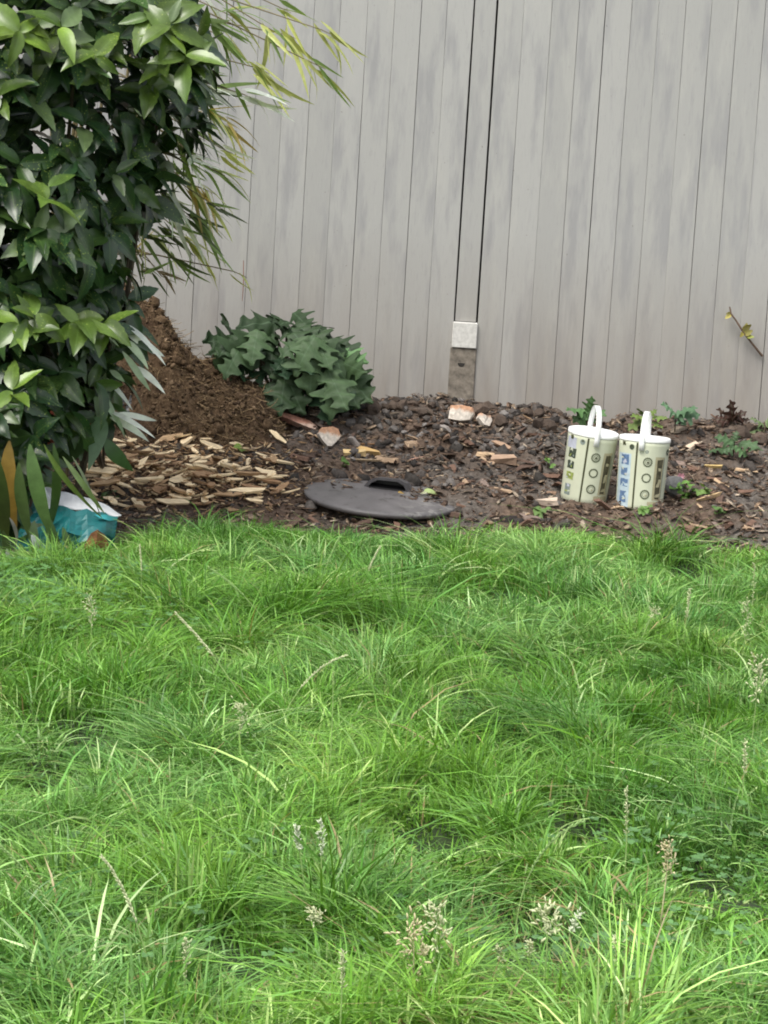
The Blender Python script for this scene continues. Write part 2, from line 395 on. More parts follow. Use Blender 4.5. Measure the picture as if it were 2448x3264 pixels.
# crumbs and root fibres on the heap
rocks_t = [mesh_np(rock_mesh('crumb', 9, 1, .8, .6)) for _ in range(5)]
def rand_rot(n):
    q = rng.normal(size=(n, 4)); q /= np.linalg.norm(q, axis=1, keepdims=True); a_, b_, c_, d_ = q.T
    return np.stack([np.stack([1-2*(c_*c_+d_*d_), 2*(b_*c_-a_*d_), 2*(b_*d_+a_*c_)], 1), np.stack([2*(b_*c_+a_*d_), 1-2*(b_*b_+d_*d_), 2*(c_*d_-a_*b_)], 1), np.stack([2*(b_*d_-a_*c_), 2*(c_*d_+a_*b_), 1-2*(b_*b_+c_*c_)], 1)], 1)
def scatter_stuff(name, pts, sizes, cols, tmpl, mat, parent=None, flat=None):
    Vs, Fs, Ts = [], [], []; off = 0; pick = rng.integers(0, len(tmpl), len(pts))
    for k, (T, F) in enumerate(tmpl):
        s = np.where(pick == k)[0]
        if not len(s): continue
        Rm = rand_rot(len(s)) if flat is None else flat(len(s))
        V, Fa = instance(T, F, Rm*sizes[s][:, None, None], pts[s]); Vs.append(V); Fs.append(Fa+off); off += len(V)
        Ts.append(np.repeat(cols[s], len(T), 0))
    o = link(name, bigmesh(name, np.concatenate(Vs), [np.concatenate(Fs)], tint=np.concatenate(Ts)), parent, mat); o['kind'] = 'stuff'; return o
m, n, b, o = newmat('litter'); at_ = node(n, 'ShaderNodeAttribute'); at_.attribute_name = 'tint'; g = node(n, 'ShaderNodeNewGeometry')
n.links.new(mix(n, at_.outputs['Color'], ramp(n, noise(n, g.outputs['Position'], 120, 4), [(.3, .6), (.7, 1.35)]), 1.0, 'MULTIPLY'), b.inputs['Base Color']); b.inputs['Roughness'].default_value = .9; b.inputs['Specular IOR Level'].default_value = .2
o = scatter_stuff('clods', np.array(_hl), rng.uniform(.010, .030, len(_hl)), np.tile([[1, 1, 1]], (len(_hl), 1)), [mesh_np(rock_mesh('cl', 40, 1, .85, .75)) for _ in range(5)], MATS['compost'], heap)
N = 7000
px_ = rng.uniform(-1.6, -.2, N*2); py_ = rng.uniform(10.55, 11.6, N*2); hz_ = heapz(px_, py_); kk = hz_ > .03
pts = np.stack([px_, py_, H(px_, py_)+hz_-.012], 1)[kk][:N]
pal = np.array([(.115, .076, .045), (.17, .116, .07), (.08, .052, .032), (.23, .16, .10), (.05, .032, .021)])
heap_c = pal[rng.integers(0, 5, len(pts))]*rng.uniform(.7, 1.3, (len(pts), 1))
scatter_stuff('crumbs', pts, rng.gamma(1.6, .0022, len(pts))+.0025, heap_c, rocks_t, MATS['litter'], heap)
def fibres(pts, L, wd, cols):
    n = len(pts); seg = 4
    az = rng.uniform(0, 6.28, n); d = np.stack([np.cos(az), np.sin(az), rng.uniform(-.5, .5, n)], 1); cv = rng.normal(0, .5, (n, 3))
    ts = np.linspace(0, 1, seg+1)
    cen = pts[:, None] + d[:, None]*(L[:, None]*ts)[..., None] + cv[:, None]*(L[:, None]*(ts**2))[..., None]*.5
    sd = np.cross(d, rng.normal(size=(n, 3))); sd /= np.linalg.norm(sd, axis=1, keepdims=True)
    V = np.stack([cen-sd[:, None]*wd, cen+sd[:, None]*wd], 2).reshape(n, -1, 3)
    f = np.array([(2*i, 2*i+1, 2*i+3, 2*i+2) for i in range(seg)])
    return V.reshape(-1, 3), (f[None]+(np.arange(n)*2*(seg+1))[:, None, None]).reshape(-1, 4), np.repeat(cols, 2*(seg+1), 0)
kk = rng.integers(0, len(pts), 5200)
V, Fa, Tc = fibres(pts[kk]+[0, 0, .004], rng.uniform(.015, .06, 5200), .0011, np.array([(.21, .145, .08)])*rng.uniform(.4, 1.4, (5200, 1)))
o = link('root_fibres', bigmesh('root_fibres', V, [Fa], tint=Tc), heap, MATS['litter']); o['kind'] = 'stuff'

# ------------------------------------------------------------------ bed litter (bark mulch, crumbs) as uncountable stuff
def flake(n):
    az = rng.uniform(0, 6.28, n); tilt = rng.normal(0, .35, n); d = np.stack([np.cos(az), np.sin(az), np.sin(tilt)], 1)
    up = np.stack([rng.normal(0, .3, n), rng.normal(0, .3, n)-.1, np.ones(n)], 1)
    return frames(d, up)
def chip_mesh(name, lx, ly, lz):
    bm = bmesh.new(); vs = box(bm, (-lx, -ly, -lz), (lx, ly, lz))
    for v in vs:
        v.co.x *= random.uniform(.12, .9); v.co.y *= random.uniform(.75, 1.1); v.co.z += random.uniform(-.5, .5)*lz
    bmesh.ops.subdivide_edges(bm, edges=[e for e in bm.edges if abs((e.verts[0].co-e.verts[1].co).normalized().y) > .8], cuts=1)
    for v in bm.verts: v.co += Vector((random.uniform(-.12, .12)*lx, random.uniform(-.06, .06)*ly, random.uniform(-.4, .4)*lz))
    bmesh.ops.triangulate(bm, faces=bm.faces); bmesh.ops.recalc_face_normals(bm, faces=bm.faces)
    me = bpy.data.meshes.new(name); bm.to_mesh(me); bm.free(); return me
flakes_t = [mesh_np(chip_mesh('flake', .35*random.uniform(.6, 1.4), 1, .12)) for _ in range(8)]
def bed_pts(n, x0, x1, y0, y1, lift):
    x = rng.uniform(x0, x1, n); y = rng.uniform(y0, y1, n); k = y > yedge(x)+rng.uniform(-.06, .1, n)
    x, y = x[k], y[k]; return np.stack([x, y, H(x, y)+lift], 1)
pts = bed_pts(17000, -1.9, 2.2, 9.5, 11.85, .004)
mul = np.array([(.125, .08, .055), (.09, .058, .043), (.18, .122, .088), (.06, .047, .04), (.25, .18, .128), (.40, .31, .22), (.16, .14, .12)])
pw = np.array([.24, .22, .16, .18, .1, .04, .06])
cols = mul[rng.choice(7, len(pts), p=pw)]*rng.uniform(.6, 1.35, (len(pts), 1))
tag(scatter_stuff('bark_mulch', pts, rng.gamma(1.7, .0034, len(pts))+.003, cols, flakes_t, MATS['litter'], None, flake), 'dark brown bark mulch and leaf litter covering the bed', 'mulch')
pts = bed_pts(9000, -1.9, 2.2, 9.6, 11.85, .0); wt = np.clip(gauss(pts[:, 0], pts[:, 1], .35, 11.3, .7, .5)+.15, 0, 1); pts = pts[rng.uniform(size=len(pts)) < wt]
pal = np.array([(.045, .04, .036), (.07, .06, .054), (.1, .088, .08), (.15, .135, .125), (.03, .026, .024)])
tag(scatter_stuff('soil_crumbs', pts, rng.gamma(2, .006, len(pts))+.005, pal[rng.choice(5, len(pts), p=[.3, .3, .2, .08, .12])]*rng.uniform(.7, 1.3, (len(pts), 1)), rocks_t, MATS['litter']), 'loose crumbs of dark grey soil heaped before the fence', 'soil')

# ------------------------------------------------------------------ single chips, bark pieces and stones
def objmat(name, rough=.85, var=.35, scale=60, stretch=None, spec=.25, bmp=.5):
    m, n, b, o = newmat(name); oi = node(n, 'ShaderNodeObjectInfo'); tc = node(n, 'ShaderNodeTexCoord'); co_ = tc.outputs['Object']
    if stretch:
        mp = node(n, 'ShaderNodeMapping'); mp.inputs['Scale'].default_value = stretch; n.links.new(co_, mp.inputs['Vector']); co_ = mp.outputs[0]
    f = noise(n, co_, scale, 5)
    n.links.new(mix(n, oi.outputs['Color'], ramp(n, f, [(.3, 1-var), (.7, 1+var)]), 1.0, 'MULTIPLY'), b.inputs['Base Color'])
    b.inputs['Roughness'].default_value = rough; b.inputs['Specular IOR Level'].default_value = spec; bump(n, b, f, bmp, .002); return m
objmat('chip_wood', .8, .3, 3, (4, .6, 4)); objmat('bark', .9, .4, 3, (3, .8, 3)); objmat('stone', .9, .3, 4)
def place(name, me, mat, p, d, up, s, col, label, cat, group):
    M = frames(np.array([d], float), np.array([up], float))[0]
    o = link(name, me, None, MATS[mat], M4(M, p, s), color=col); tag(o, label, cat, group); return o
def splint_mesh(name, wd, th):
    bm = bmesh.new(); n = random.choice((6, 7, 8)); out = []
    for i in range(n):
        t = 2*math.pi*(i+random.uniform(-.25, .25))/n; c_, s_ = math.cos(t), math.sin(t)
        out.append((wd*c_*random.uniform(.75, 1.25)*(1-.35*abs(s_)), math.copysign(abs(s_)**.75, s_)*random.uniform(.85, 1.1)))
    a_, b_ = random.uniform(-.12, .12), random.uniform(-.05, .2)
    up = [bm.verts.new((x, y, th+a_*x+b_*y*y*.4)) for x, y in out]; dn = [bm.verts.new((x*.8, y*.9, -th+a_*x+b_*y*y*.4)) for x, y in out]
    bm.faces.new(up); bm.faces.new(dn[::-1])
    for i in range(n): bm.faces.new((up[i], dn[i], dn[(i+1) % n], up[(i+1) % n]))
    bmesh.ops.triangulate(bm, faces=bm.faces); bmesh.ops.recalc_face_normals(bm, faces=bm.faces); me = bpy.data.meshes.new(name); bm.to_mesh(me); bm.free(); return me
chips_m = [splint_mesh('wood_chip', random.uniform(.16, .42), random.uniform(.05, .1)) for _ in range(14)]
_old = [chip_mesh('wood_chip', random.uniform(.11, .26), 1, random.uniform(.05, .10)) for _ in range(12)]
n_c = 0
while n_c < 290:
    r = rng.uniform()
    px, py = (rng.normal(570, 180), rng.normal(1518, 58)) if r < .72 else ((rng.uniform(300, 980), rng.uniform(1400, 1640)) if r < .9 else (rng.uniform(240, 420), rng.uniform(1440, 1560)))
    if not (235 < px < 985 and 1395 < py < 1660): continue
    if px > 930 and py > 1500: continue
    p = G(px, py); p[2] += rng.uniform(.012, .034)
    az = rng.normal(0, .95) + (math.pi if rng.uniform() < .5 else 0)
    d = (math.cos(az), math.sin(az)*1.2, rng.normal(0, .22)); up = (rng.normal(0, .35), -.35+rng.normal(0, .3), 1)
    tone = rng.uniform(); col = np.array((.56, .40, .23))*(1-tone)+np.array((.30, .18, .10))*tone if tone > .45 else np.array((.84, .67, .43))
    place('wood_chip', chips_m[n_c % 14], 'chip_wood', p, d, up, float(np.clip(rng.gamma(4.5, .0088), .018, .07)), tuple(col*rng.uniform(.8, 1.15)), ('pale cream' if tone <= .45 else 'tan' if tone < .72 else 'brown') + ' split wood chip at the ' + ('shrub end' if px < 430 else ('heap side' if py < 1510 else 'lawn side') if px < 720 else 'lid end') + ' of the chip spread', 'wood chip', 'wood chips scattered left of the lid'); n_c += 1
chips_t = [mesh_np(q) for q in chips_m[:8]]
# uncountable smaller chips under and between them
gp = np.array([G(rng.normal(570, 190), rng.normal(1518, 66)) for _ in range(2000)]); gp[:, 2] += rng.uniform(.003, .02, len(gp))
cc = np.array([(.50, .36, .21), (.33, .21, .11), (.16, .10, .065), (.66, .50, .31), (.26, .16, .10)])[rng.integers(0, 5, len(gp))]*rng.uniform(.7, 1.2, (len(gp), 1))
tag(scatter_stuff('wood_splinters', gp, rng.uniform(.006, .026, len(gp)), cc, chips_t, MATS['litter'], None, flake), 'fine tan splinters strewn among the wood chips', 'splinters')
bark_m = [chip_mesh('bark_piece', random.uniform(.3, .6), 1, random.uniform(.08, .15)) for _ in range(8)]
n_b = 0
while n_b < 150:
    px, py = rng.uniform(900, 2440), rng.uniform(1330, 1690)
    if 940 < px < 1470 and 1500 < py < 1640: continue
    if py < 1330 + .04*(px-900): continue
    p = G(px, py); p[2] += .008
    if p[1] > 11.8: continue
    az = rng.uniform(0, 6.28); d = (math.cos(az), math.sin(az), rng.normal(0, .25)); up = (rng.normal(0, .35), -.2+rng.normal(0, .3), 1)
    col = [(.15, .09, .065), (.22, .145, .10), (.1, .065, .05), (.34, .24, .16), (.2, .15, .125), (.42, .3, .19)][rng.choice(6, p=[.3, .22, .2, .1, .12, .06])]
    right = p[0] > .8
    place('bark_chip', bark_m[n_b % 8], 'bark', p, d, up, float(np.clip(rng.gamma(3.2, .0078), .01, .05)), col, 'brown bark chip on the bed around and right of the two tubs' if right else 'brown bark chip on the soil between the grey lid and the tubs', 'bark chip', 'bark chips by the tubs' if right else 'bark chips behind the lid'); n_b += 1
stone_m = [rock_mesh('stone', 16, 1, .75, .6, .3) for _ in range(8)]
for i in range(55):
    while True:
        px, py = rng.normal(1330, 190), rng.normal(1385, 50)
        if 1010 < px < 1790 and 1285+(px-1300)*.09 < py < 1500: break
    p = G(px, py); p[2] += .006
    az = rng.uniform(0, 6.28)
    col = [(.12, .108, .1), (.18, .165, .155), (.085, .075, .07), (.27, .24, .22), (.16, .12, .1)][rng.choice(5, p=[.34, .25, .22, .08, .11])]
    place('stone', stone_m[i % 8], 'stone', p, (math.cos(az), math.sin(az), rng.normal(0, .3)), (rng.normal(0, .4), rng.normal(0, .4), 1), float(np.clip(rng.gamma(3, .0058), .007, .032)), col, 'small grey stone or clod in the dark soil below the fence post', 'stone', 'stones in the dark soil')

for i in range(26):
    px = rng.uniform(1180, 1800) if i < 20 else rng.uniform(2150, 2440); py = 1290 + max(0, px-1300)*.10 + rng.uniform(-8, 40) if i < 20 else rng.uniform(1350, 1450)
    p = G(px, py); p[1] = min(p[1], 11.82); p[2] = float(H(p[0], p[1])) + .008
    c_ = rng.uniform(.6, 1.3)
    place('soil_clod', rock_mesh('soil_clod', 22, 1, .8, .75), 'stone', p, (math.cos(i), math.sin(i), rng.normal(0, .3)), (rng.normal(0, .3), 0, 1), float(rng.uniform(.022, .045)), (.075*c_, .055*c_, .043*c_), 'dark brown clod of soil on the crest of the bed along the fence foot' if i < 20 else 'dark brown clod of soil behind and right of the tubs', 'soil clod', 'soil clods along the fence')
drl = [splint_mesh('dl', random.uniform(.4, .6), .02) for _ in range(5)]; drl = [mesh_np(q) for q in drl]
pts = bed_pts(2800, -.6, 2.0, 10.0, 11.85, .01); cols = np.array([(.36, .27, .19), (.26, .18, .12), (.18, .12, .085), (.42, .34, .26), (.12, .08, .06)])[rng.integers(0, 5, len(pts))]*rng.uniform(.7, 1.2, (len(pts), 1))
tag(scatter_stuff('dry_leaf_litter', pts, rng.gamma(3, .0042, len(pts))+.006, cols, drl, MATS['litter'], None, flake), 'small dry tan leaf scraps strewn over the bed', 'leaf litter')
# named rubble
def shardmat(name, top, low, zsplit):
    m, n, b, o = newmat(name); tc = node(n, 'ShaderNodeTexCoord'); sp = node(n, 'ShaderNodeSeparateXYZ'); n.links.new(tc.outputs['Object'], sp.inputs[0])
    f = noise(n, tc.outputs['Object'], 35, 5)
    a_ = node(n, 'ShaderNodeMath', operation='MULTIPLY_ADD'); n.links.new(f, a_.inputs[0]); a_.inputs[1].default_value = .05; n.links.new(sp.outputs['Z'], a_.inputs[2])
    c = mix(n, low, top, ramp(n, a_.outputs[0], [(max(0, zsplit+.02), 0), (zsplit+.036, 1)]))
    c = mix(n, c, ramp(n, noise(n, tc.outputs['Object'], 90, 4), [(.3, .65), (.7, 1.2)]), 1.0, 'MULTIPLY')
    n.links.new(c, b.inputs['Base Color']); b.inputs['Roughness'].default_value = .85; bump(n, b, f, .5, .004); return m
shardmat('brick_mortar', (.50, .28, .17), (.60, .54, .47), .012)
shardmat('pink_brick', (.42, .21, .15), (.5, .36, .29), .0)
def shard(name, outline, th, mat, px, py, rx, rz, label, cat, lift=0, rim=.75):
    """chunk with a broken outline (metres, x/z), thick in y and bevelled by a smaller back"""
    bm = bmesh.new()
    f = [bm.verts.new((x+random.uniform(-.002, .002), -th/2+random.uniform(-.006, .006), z)) for x, z in outline]
    mid = [bm.verts.new((x*1.06, 0, z*1.06)) for x, z in outline]
    k = [bm.verts.new((x*rim, th/2, z*rim)) for x, z in outline]
    n = len(f); bm.faces.new(f)
    for A, B in ((f, mid), (mid, k)):
        for i in range(n): bm.faces.new((A[i], A[(i+1) % n], B[(i+1) % n], B[i]))
    bm.faces.new(k[::-1]); bmesh.ops.triangulate(bm, faces=[q for q in bm.faces if len(q.verts) > 4])
    o = bm_obj(name, bm, MATS[mat]); p = G(px, py); o.location = (p[0], p[1], p[2]+lift); o.rotation_euler = (rx, random.uniform(-.05, .05), rz)
    tag(o, label, cat); return o
shard('brick_shard', [(-.045, .01), (-.03, -.012), (-.008, -.036), (.012, -.034), (.03, -.012), (.042, .004), (.036, .036), (.012, .042), (-.03, .036)], .05, 'brick_mortar', 1045, 1425, -.35, .15, 'white mortared brick fragment with orange top, nearest the compost heap', 'brick fragment', .034)
shard('brick_shard', [(-.05, -.026), (.0, -.03), (.036, -.022), (.05, .004), (.042, .028), (.0, .034), (-.046, .03)], .05, 'brick_mortar', 1470, 1345, -.3, -.1, 'pale brick fragment with orange edge at the foot of the fence post', 'brick fragment', .03)
shard('brick_shard', [(-.034, .004), (-.014, -.026), (.01, -.032), (.034, -.004), (.03, .02), (.004, .012), (-.02, .024)], .035, 'brick_mortar', 1540, 1362, -.5, .5, 'small jagged white fragment right beside the brick at the fence post', 'brick fragment', .028)
shard('brick_shard', [(-.085, .034), (-.03, .012), (.03, -.012), (.07, -.026), (.08, -.01), (.05, .008), (-.02, .034), (-.07, .046)], .035, 'pink_brick', 945, 1378, -.6, .1, 'long thin pinkish brick sliver at the lower end of the compost heap', 'brick fragment', .03)
objmat('yellow_wood', .8, .25, 3, (3, .7, 3))
for (px, py, s, az, col, lab) in [
    (1128, 1452, .045, .15, (.6, .44, .22), 'pale yellow broken wood block below the white brick fragment, left one'),
    (1172, 1450, .055, -.3, (.55, .37, .16), 'pale yellow broken wood block below the white brick fragment, right one'),
    (1150, 1425, .085, .1, (.28, .16, .08), 'long brown wood slat lying behind the two yellow wood blocks'),
    (1140, 1475, .09, .05, (.33, .25, .16), 'thin curved strip of bark in front of the yellow wood blocks'),
    (1600, 1432, .05, -.7, (.33, .22, .15), 'flat tan bark flake right of the stones, upper of two'),
    (1600, 1476, .052, .1, (.35, .24, .17), 'flat tan bark flake right of the stones, lower of two'),
    (1560, 1404, .045, .05, (.3, .22, .17), 'narrow brown stick on the dark soil below the small white fragment'),
    (1325, 1472, .04, .6, (.42, .25, .19), 'pinkish wood sliver on the soil straight behind the grey lid'),
    (2265, 1497, .05, .06, (.62, .46, .2), 'bright yellow wood sliver right of the second tub'),
    (2205, 1432, .035, .9, (.55, .44, .33), 'small pale chip leaning upright behind the second tub'),
    (2255, 1595, .055, .65, (.5, .36, .2), 'long tan splinter slanting on the mulch right of the second tub'),
    (1690, 1345, .05, -.9, (.3, .2, .12), 'brown strip of bark curled against the fence foot left of the tubs'),
    (1745, 1608, .045, .05, (.5, .4, .32), 'pale flat chip on the mulch left of the first tub'),
    (355, 1395, .2, .05, (.62, .47, .28), 'longest pale lath lying along the back of the wood chips')]:
    p = G(px, py); p[2] += .012; sl = 'slat' in lab or 'strip' in lab or 'stick' in lab or 'lath' in lab
    me = chip_mesh('wood_piece', .12 if not sl else .05, 1, .04 if sl else .12) if (sl or 'sl' in lab or 'spl' in lab) else chip_mesh('wood_piece', .5, 1, .2)
    o = place('wood_piece', me, 'yellow_wood', p, (math.cos(az), math.sin(az)*.8, math.sin(az)*.3), (random.uniform(-.2, .2), -.5, 1), s, col, lab, 'wood piece', None)

# ------------------------------------------------------------------ grey plastic lid
simple('lid_plastic', (.065, .061, .065), .55, .16, 18, bmp=.15); simple('lid_shade', (.022, .021, .022), .6)
m, n, b, o = newmat('lid_top'); tc = node(n, 'ShaderNodeTexCoord'); pos = tc.outputs['Object']
c = ramp(n, noise(n, pos, 9, 5), [(.3, (.085, .079, .081)), (.7, (.14, .131, .133))])
c = mix(n, c, (.045, .04, .036), ramp(n, noise(n, pos, 26, 4), [(.58, 0), (.66, .7)]))
sp = node(n, 'ShaderNodeSeparateXYZ'); n.links.new(pos, sp.inputs[0])
f = node(n, 'ShaderNodeMath', operation='MULTIPLY'); n.links.new(ramp(n, noise(n, pos, 34, 4), [(.5, 0), (.6, .75)]), f.inputs[0]); n.links.new(ramp(n, sp.outputs['X'], [(.04, 0), (.14, 1)]), f.inputs[1])
c = mix(n, c, (.22, .21, .2), f.outputs[0])
n.links.new(c, b.inputs['Base Color']); b.inputs['Roughness'].default_value = .5
LR = .282
lc = G(1214, 1596)
lid = empty('bin_lid', tuple(lc + np.array([0, .0, .017]))); tag(lid, 'round grey plastic lid lying on the soil at the lawn edge', 'lid')
LROT = Matrix.Rotation(R_(2.0), 4, 'Y') @ Matrix.Rotation(R_(4.2), 4, 'X')
bm = bmesh.new(); prof = [(0, .018), (.10, .0172), (.2, .011), (.262, .004), (LR, .0), (LR+.003, -.006), (LR, -.017), (LR-.008, -.017), (LR-.012, -.008), (.2, .004), (0, .014)]
rings = []
for r_, z_ in prof:
    rings.append([bm.verts.new((0, 0, z_))] if r_ == 0 else [bm.verts.new((r_*math.cos(t), r_*math.sin(t), z_)) for t in np.linspace(0, 2*math.pi, 65)[:-1]])
for A, B in zip(rings, rings[1:]):
    for i in range(64):
        j = (i+1) % 64
        if len(A) == 1: bm.faces.new((A[0], B[i], B[j]))
        elif len(B) == 1: bm.faces.new((A[i], B[0], A[j]))
        else: bm.faces.new((A[i], B[i], B[j], A[j]))
def child(o, par, M): o.parent = par; o.matrix_parent_inverse = Matrix(); o.matrix_local = M
o = bm_obj('disc', bm, MATS['lid_top'], None, True); child(o, lid, LROT)
# moulded handle: a hollow hump, open to the front
bm = bmesh.new()
outer = [(-.092, .012), (-.068, .044), (-.04, .058), (.04, .061), (.07, .048), (.088, .012)]
inner = [(-.078, .012), (-.058, .036), (-.035, .049), (.036, .051), (.06, .04), (.075, .012)]
Y0, Y1 = .015, .115
vo0 = [bm.verts.new((x, Y0+abs(x)*.2, z)) for x, z in outer]; vo1 = [bm.verts.new((x*1.0, Y1, z*.72)) for x, z in outer]
vi0 = [bm.verts.new((x, Y0+abs(x)*.2, z)) for x, z in inner]; vi1 = [bm.verts.new((x, Y1-.012, z*.7)) for x, z in inner]
for i in range(5):
    bm.faces.new((vo0[i], vo0[i+1], vo1[i+1], vo1[i])); bm.faces.new((vi0[i+1], vi0[i], vi1[i], vi1[i+1])); bm.faces.new((vo0[i+1], vo0[i], vi0[i], vi0[i+1]))
bm.faces.new(vi1); bm.faces.new(vo1[::-1])
for A, B in ((vo0, vo1),):
    pass
h_ = bm_obj('handle', bm, MATS['lid_plastic']); child(h_, lid, LROT @ Matrix.Translation((.015, .02, 0)) @ Matrix.Rotation(R_(-8), 4, 'Z'))
bm = bmesh.new(); box(bm, (-.066, .015, .0165), (.06, .1, .019)); o = bm_obj('handle_shade', bm, MATS['lid_shade']); child(o, lid, LROT @ Matrix.Translation((.015, .02, .0003)) @ Matrix.Rotation(R_(-8), 4, 'Z'))  # dark plate painting the shade inside the hollow handle

# ------------------------------------------------------------------ two tubs
simple('tub_card', (.55, .575, .44), .5, .06, 12, bmp=.05); simple('tub_white', (.82, .83, .82), .4, .03, 12, bmp=0)
simple('print_olive', (.055, .058, .026), .6, .1, bmp=0); simple('print_dark', (.05, .065, .045), .6, .35, 120, bmp=0); simple('print_blue', (.10, .17, .30), .6, .3, 90, bmp=0)
simple('print_pale_blue', (.42, .52, .58), .6, .12, 60, bmp=0); simple('print_grey', (.2, .24, .22), .6, .4, 110, bmp=0); simple('print_green', (.25, .3, .08), .6, .4, 80, bmp=0)
simple('print_brown', (.075, .068, .04), .6, .5, 70, bmp=0); simple('print_tan', (.40, .37, .24), .6, .12, 50, bmp=0); simple('print_ring', (.1, .115, .07), .6, .15, bmp=0)
simple('print_lav', (.45, .47, .55), .6, .15, bmp=0)
TR0, TR1, TH = .086, .094, .255
def rad(z): return TR0 + (TR1-TR0)*z/TH
def tub(name, base, rot, label, blue):
    t = empty(name, tuple(base)); t.rotation_euler = rot; tag(t, label, 'tub', 'pair of printed tubs with white lids')
    def add(nm, bm, mat, smooth=False, par=t):
        o = bm_obj(nm, bm, MATS[mat], None, smooth); o.parent = par; o.matrix_parent_inverse = Matrix(); return o
    bm = bmesh.new(); prof = [(0, .004), (TR0-.006, .004), (TR0-.003, 0), (TR0, .003), (rad(.02), .02), (rad(.12), .12), (rad(TH-.02), TH-.02), (TR1, TH), (TR1-.004, TH+.001), (0, TH-.002)]
    lathe(bm, prof); body = add('body', bm, 'tub_card', True)
    bm = bmesh.new(); lathe(bm, [(0, TH+.001), (TR1-.012, TH+.001), (TR1-.009, TH+.008), (TR1-.003, TH+.011), (TR1+.001, TH+.009), (TR1+.0016, TH-.003), (TR1+.001, TH-.005), (TR1-.001, TH-.004)]); add('lid', bm, 'tub_white', True)
    # handle: flat strap arching from the front rim to the back rim
    ha = R_(5 if not blue else -11); bm = bmesh.new(); rows = []
    HR, HH = TR1+.0055, .098
    pts = [(-HR-.001, -.035), (-HR, -.01)] + [(-HR*math.cos(a), .004+HH*math.sin(a)) for a in np.linspace(0, math.pi, 17)] + [(HR, -.01), (HR+.001, -.035)]
    for i, (q, z) in enumerate(pts):
        qa, za = pts[max(i-1, 0)]; qb, zb_ = pts[min(i+1, len(pts)-1)]; l = math.hypot(qb-qa, zb_-za); nx_, nz_ = -(zb_-za)/l*.0022, (qb-qa)/l*.0022
        for (sx, sg) in ((-.0098, 0), (.0098, 0), (.0098, 1), (-.0098, 1)):
            x_, y_, zz = sx, q+nx_*sg, TH+z+nz_*sg
            rows.append(bm.verts.new((x_*math.cos(ha)-y_*math.sin(ha), x_*math.sin(ha)+y_*math.cos(ha), zz)))
    for i in range(len(pts)-1):
        for k in range(4): bm.faces.new((rows[i*4+k], rows[i*4+(k+1) % 4], rows[i*4+4+(k+1) % 4], rows[i*4+4+k]))
    bm.faces.new(rows[:4]); bm.faces.new(rows[-4:]); add('handle', bm, 'tub_white', True)
    lay = [0.0004]
    def pt(ph, z, off): a_ = R_(ph); r_ = rad(z)+off; return (r_*math.sin(a_), -r_*math.cos(a_), z)
    def patch(nm, p0, p1, z0, z1, mat, off=.0005, skew=0, jag=0):
        bm = bmesh.new(); nn = max(2, int(abs(p1-p0)/5)); g_ = [[bm.verts.new(pt(p0+(p1-p0)*i/nn+skew*k+random.uniform(-jag, jag), z0+(z1-z0)*k/3+random.uniform(-jag, jag)*.0015, off)) for i in range(nn+1)] for k in range(4)]
        for k in range(3):
            for i in range(nn): bm.faces.new((g_[k][i], g_[k][i+1], g_[k+1][i+1], g_[k+1][i]))
        return add(nm, bm, mat, False, body)
    def ringp(nm, ph, z, ro, ri, mat, teeth=0, off=.0006):
        bm = bmesh.new(); A, B = [], []
        n_ = 32
        for i in range(n_):
            t_ = 2*math.pi*i/n_; r1 = ro*(1+(.07 if i % 2 else -.04)*teeth)
            A.append(bm.verts.new(pt(ph+math.degrees(r1*math.cos(t_)/rad(z)), z+r1*math.sin(t_), off)))
            B.append(bm.verts.new(pt(ph+math.degrees(ri*math.cos(t_)/rad(z)), z+ri*math.sin(t_), off))) if ri > 0 else None
        if ri > 0:
            for i in range(n_): bm.faces.new((A[i], A[(i+1) % n_], B[(i+1) % n_], B[i]))
        else: bm.faces.new(A)
        return add(nm, bm, mat, False, body)
    sp_, rp, lp, bp = (-13, 10, -50, 43) if not blue else (-21, 6, -50, 38)
    zf = lambda f: TH*(1-f)
    patch('printed_stripe', sp_-2.2, sp_+2.2, .004, TH-.008, 'print_olive')
    for i, f in enumerate((.30, .53, .77)):
        ringp('ring_icon', rp, zf(f), .0175, .0125, 'print_ring', 1)
        if i == 0:
            ringp('icon_dot', rp, zf(f), .0095, .0075, 'print_ring', 0)
            ringp('icon_dot', rp+.5, zf(f)-.001, .0042, 0, 'print_olive', 1)
        if i == 2:
            ringp('icon_dot', rp, zf(f), .0095, .0083, 'print_ring', 0); ringp('icon_dot', rp+2, zf(f)-.003, .0035, 0, 'print_tan', 1)
    ringp('leaf_emblem', sp_-13, zf(.10), .010, 0, 'print_grey' if not blue else 'print_dark', 1)
    ringp('leaf_emblem', sp_-13, zf(.085), .0045, .002, 'print_olive', 0, .0008)
    if blue:
        patch('pale_blue_panel', lp-28, lp+16, .006, zf(.20), 'print_pale_blue', .0003)
        ringp('small_icon', rp-4, zf(.15), .006, .0025, 'print_grey', 1)
        ringp('side_emblem', 64, zf(.15), .012, .004, 'print_dark', 1)
    else:
        patch('pale_panel', lp-25, lp+8, zf(.22), zf(.06), 'print_lav', .0003)
    blocks = [(.22, .36, 'print_blue' if blue else 'print_dark'), (.41, .52, 'print_blue' if blue else 'print_dark'), (.57, .68, 'print_blue' if blue else 'print_green'), (.75, .91, 'print_blue' if blue else 'print_grey')]
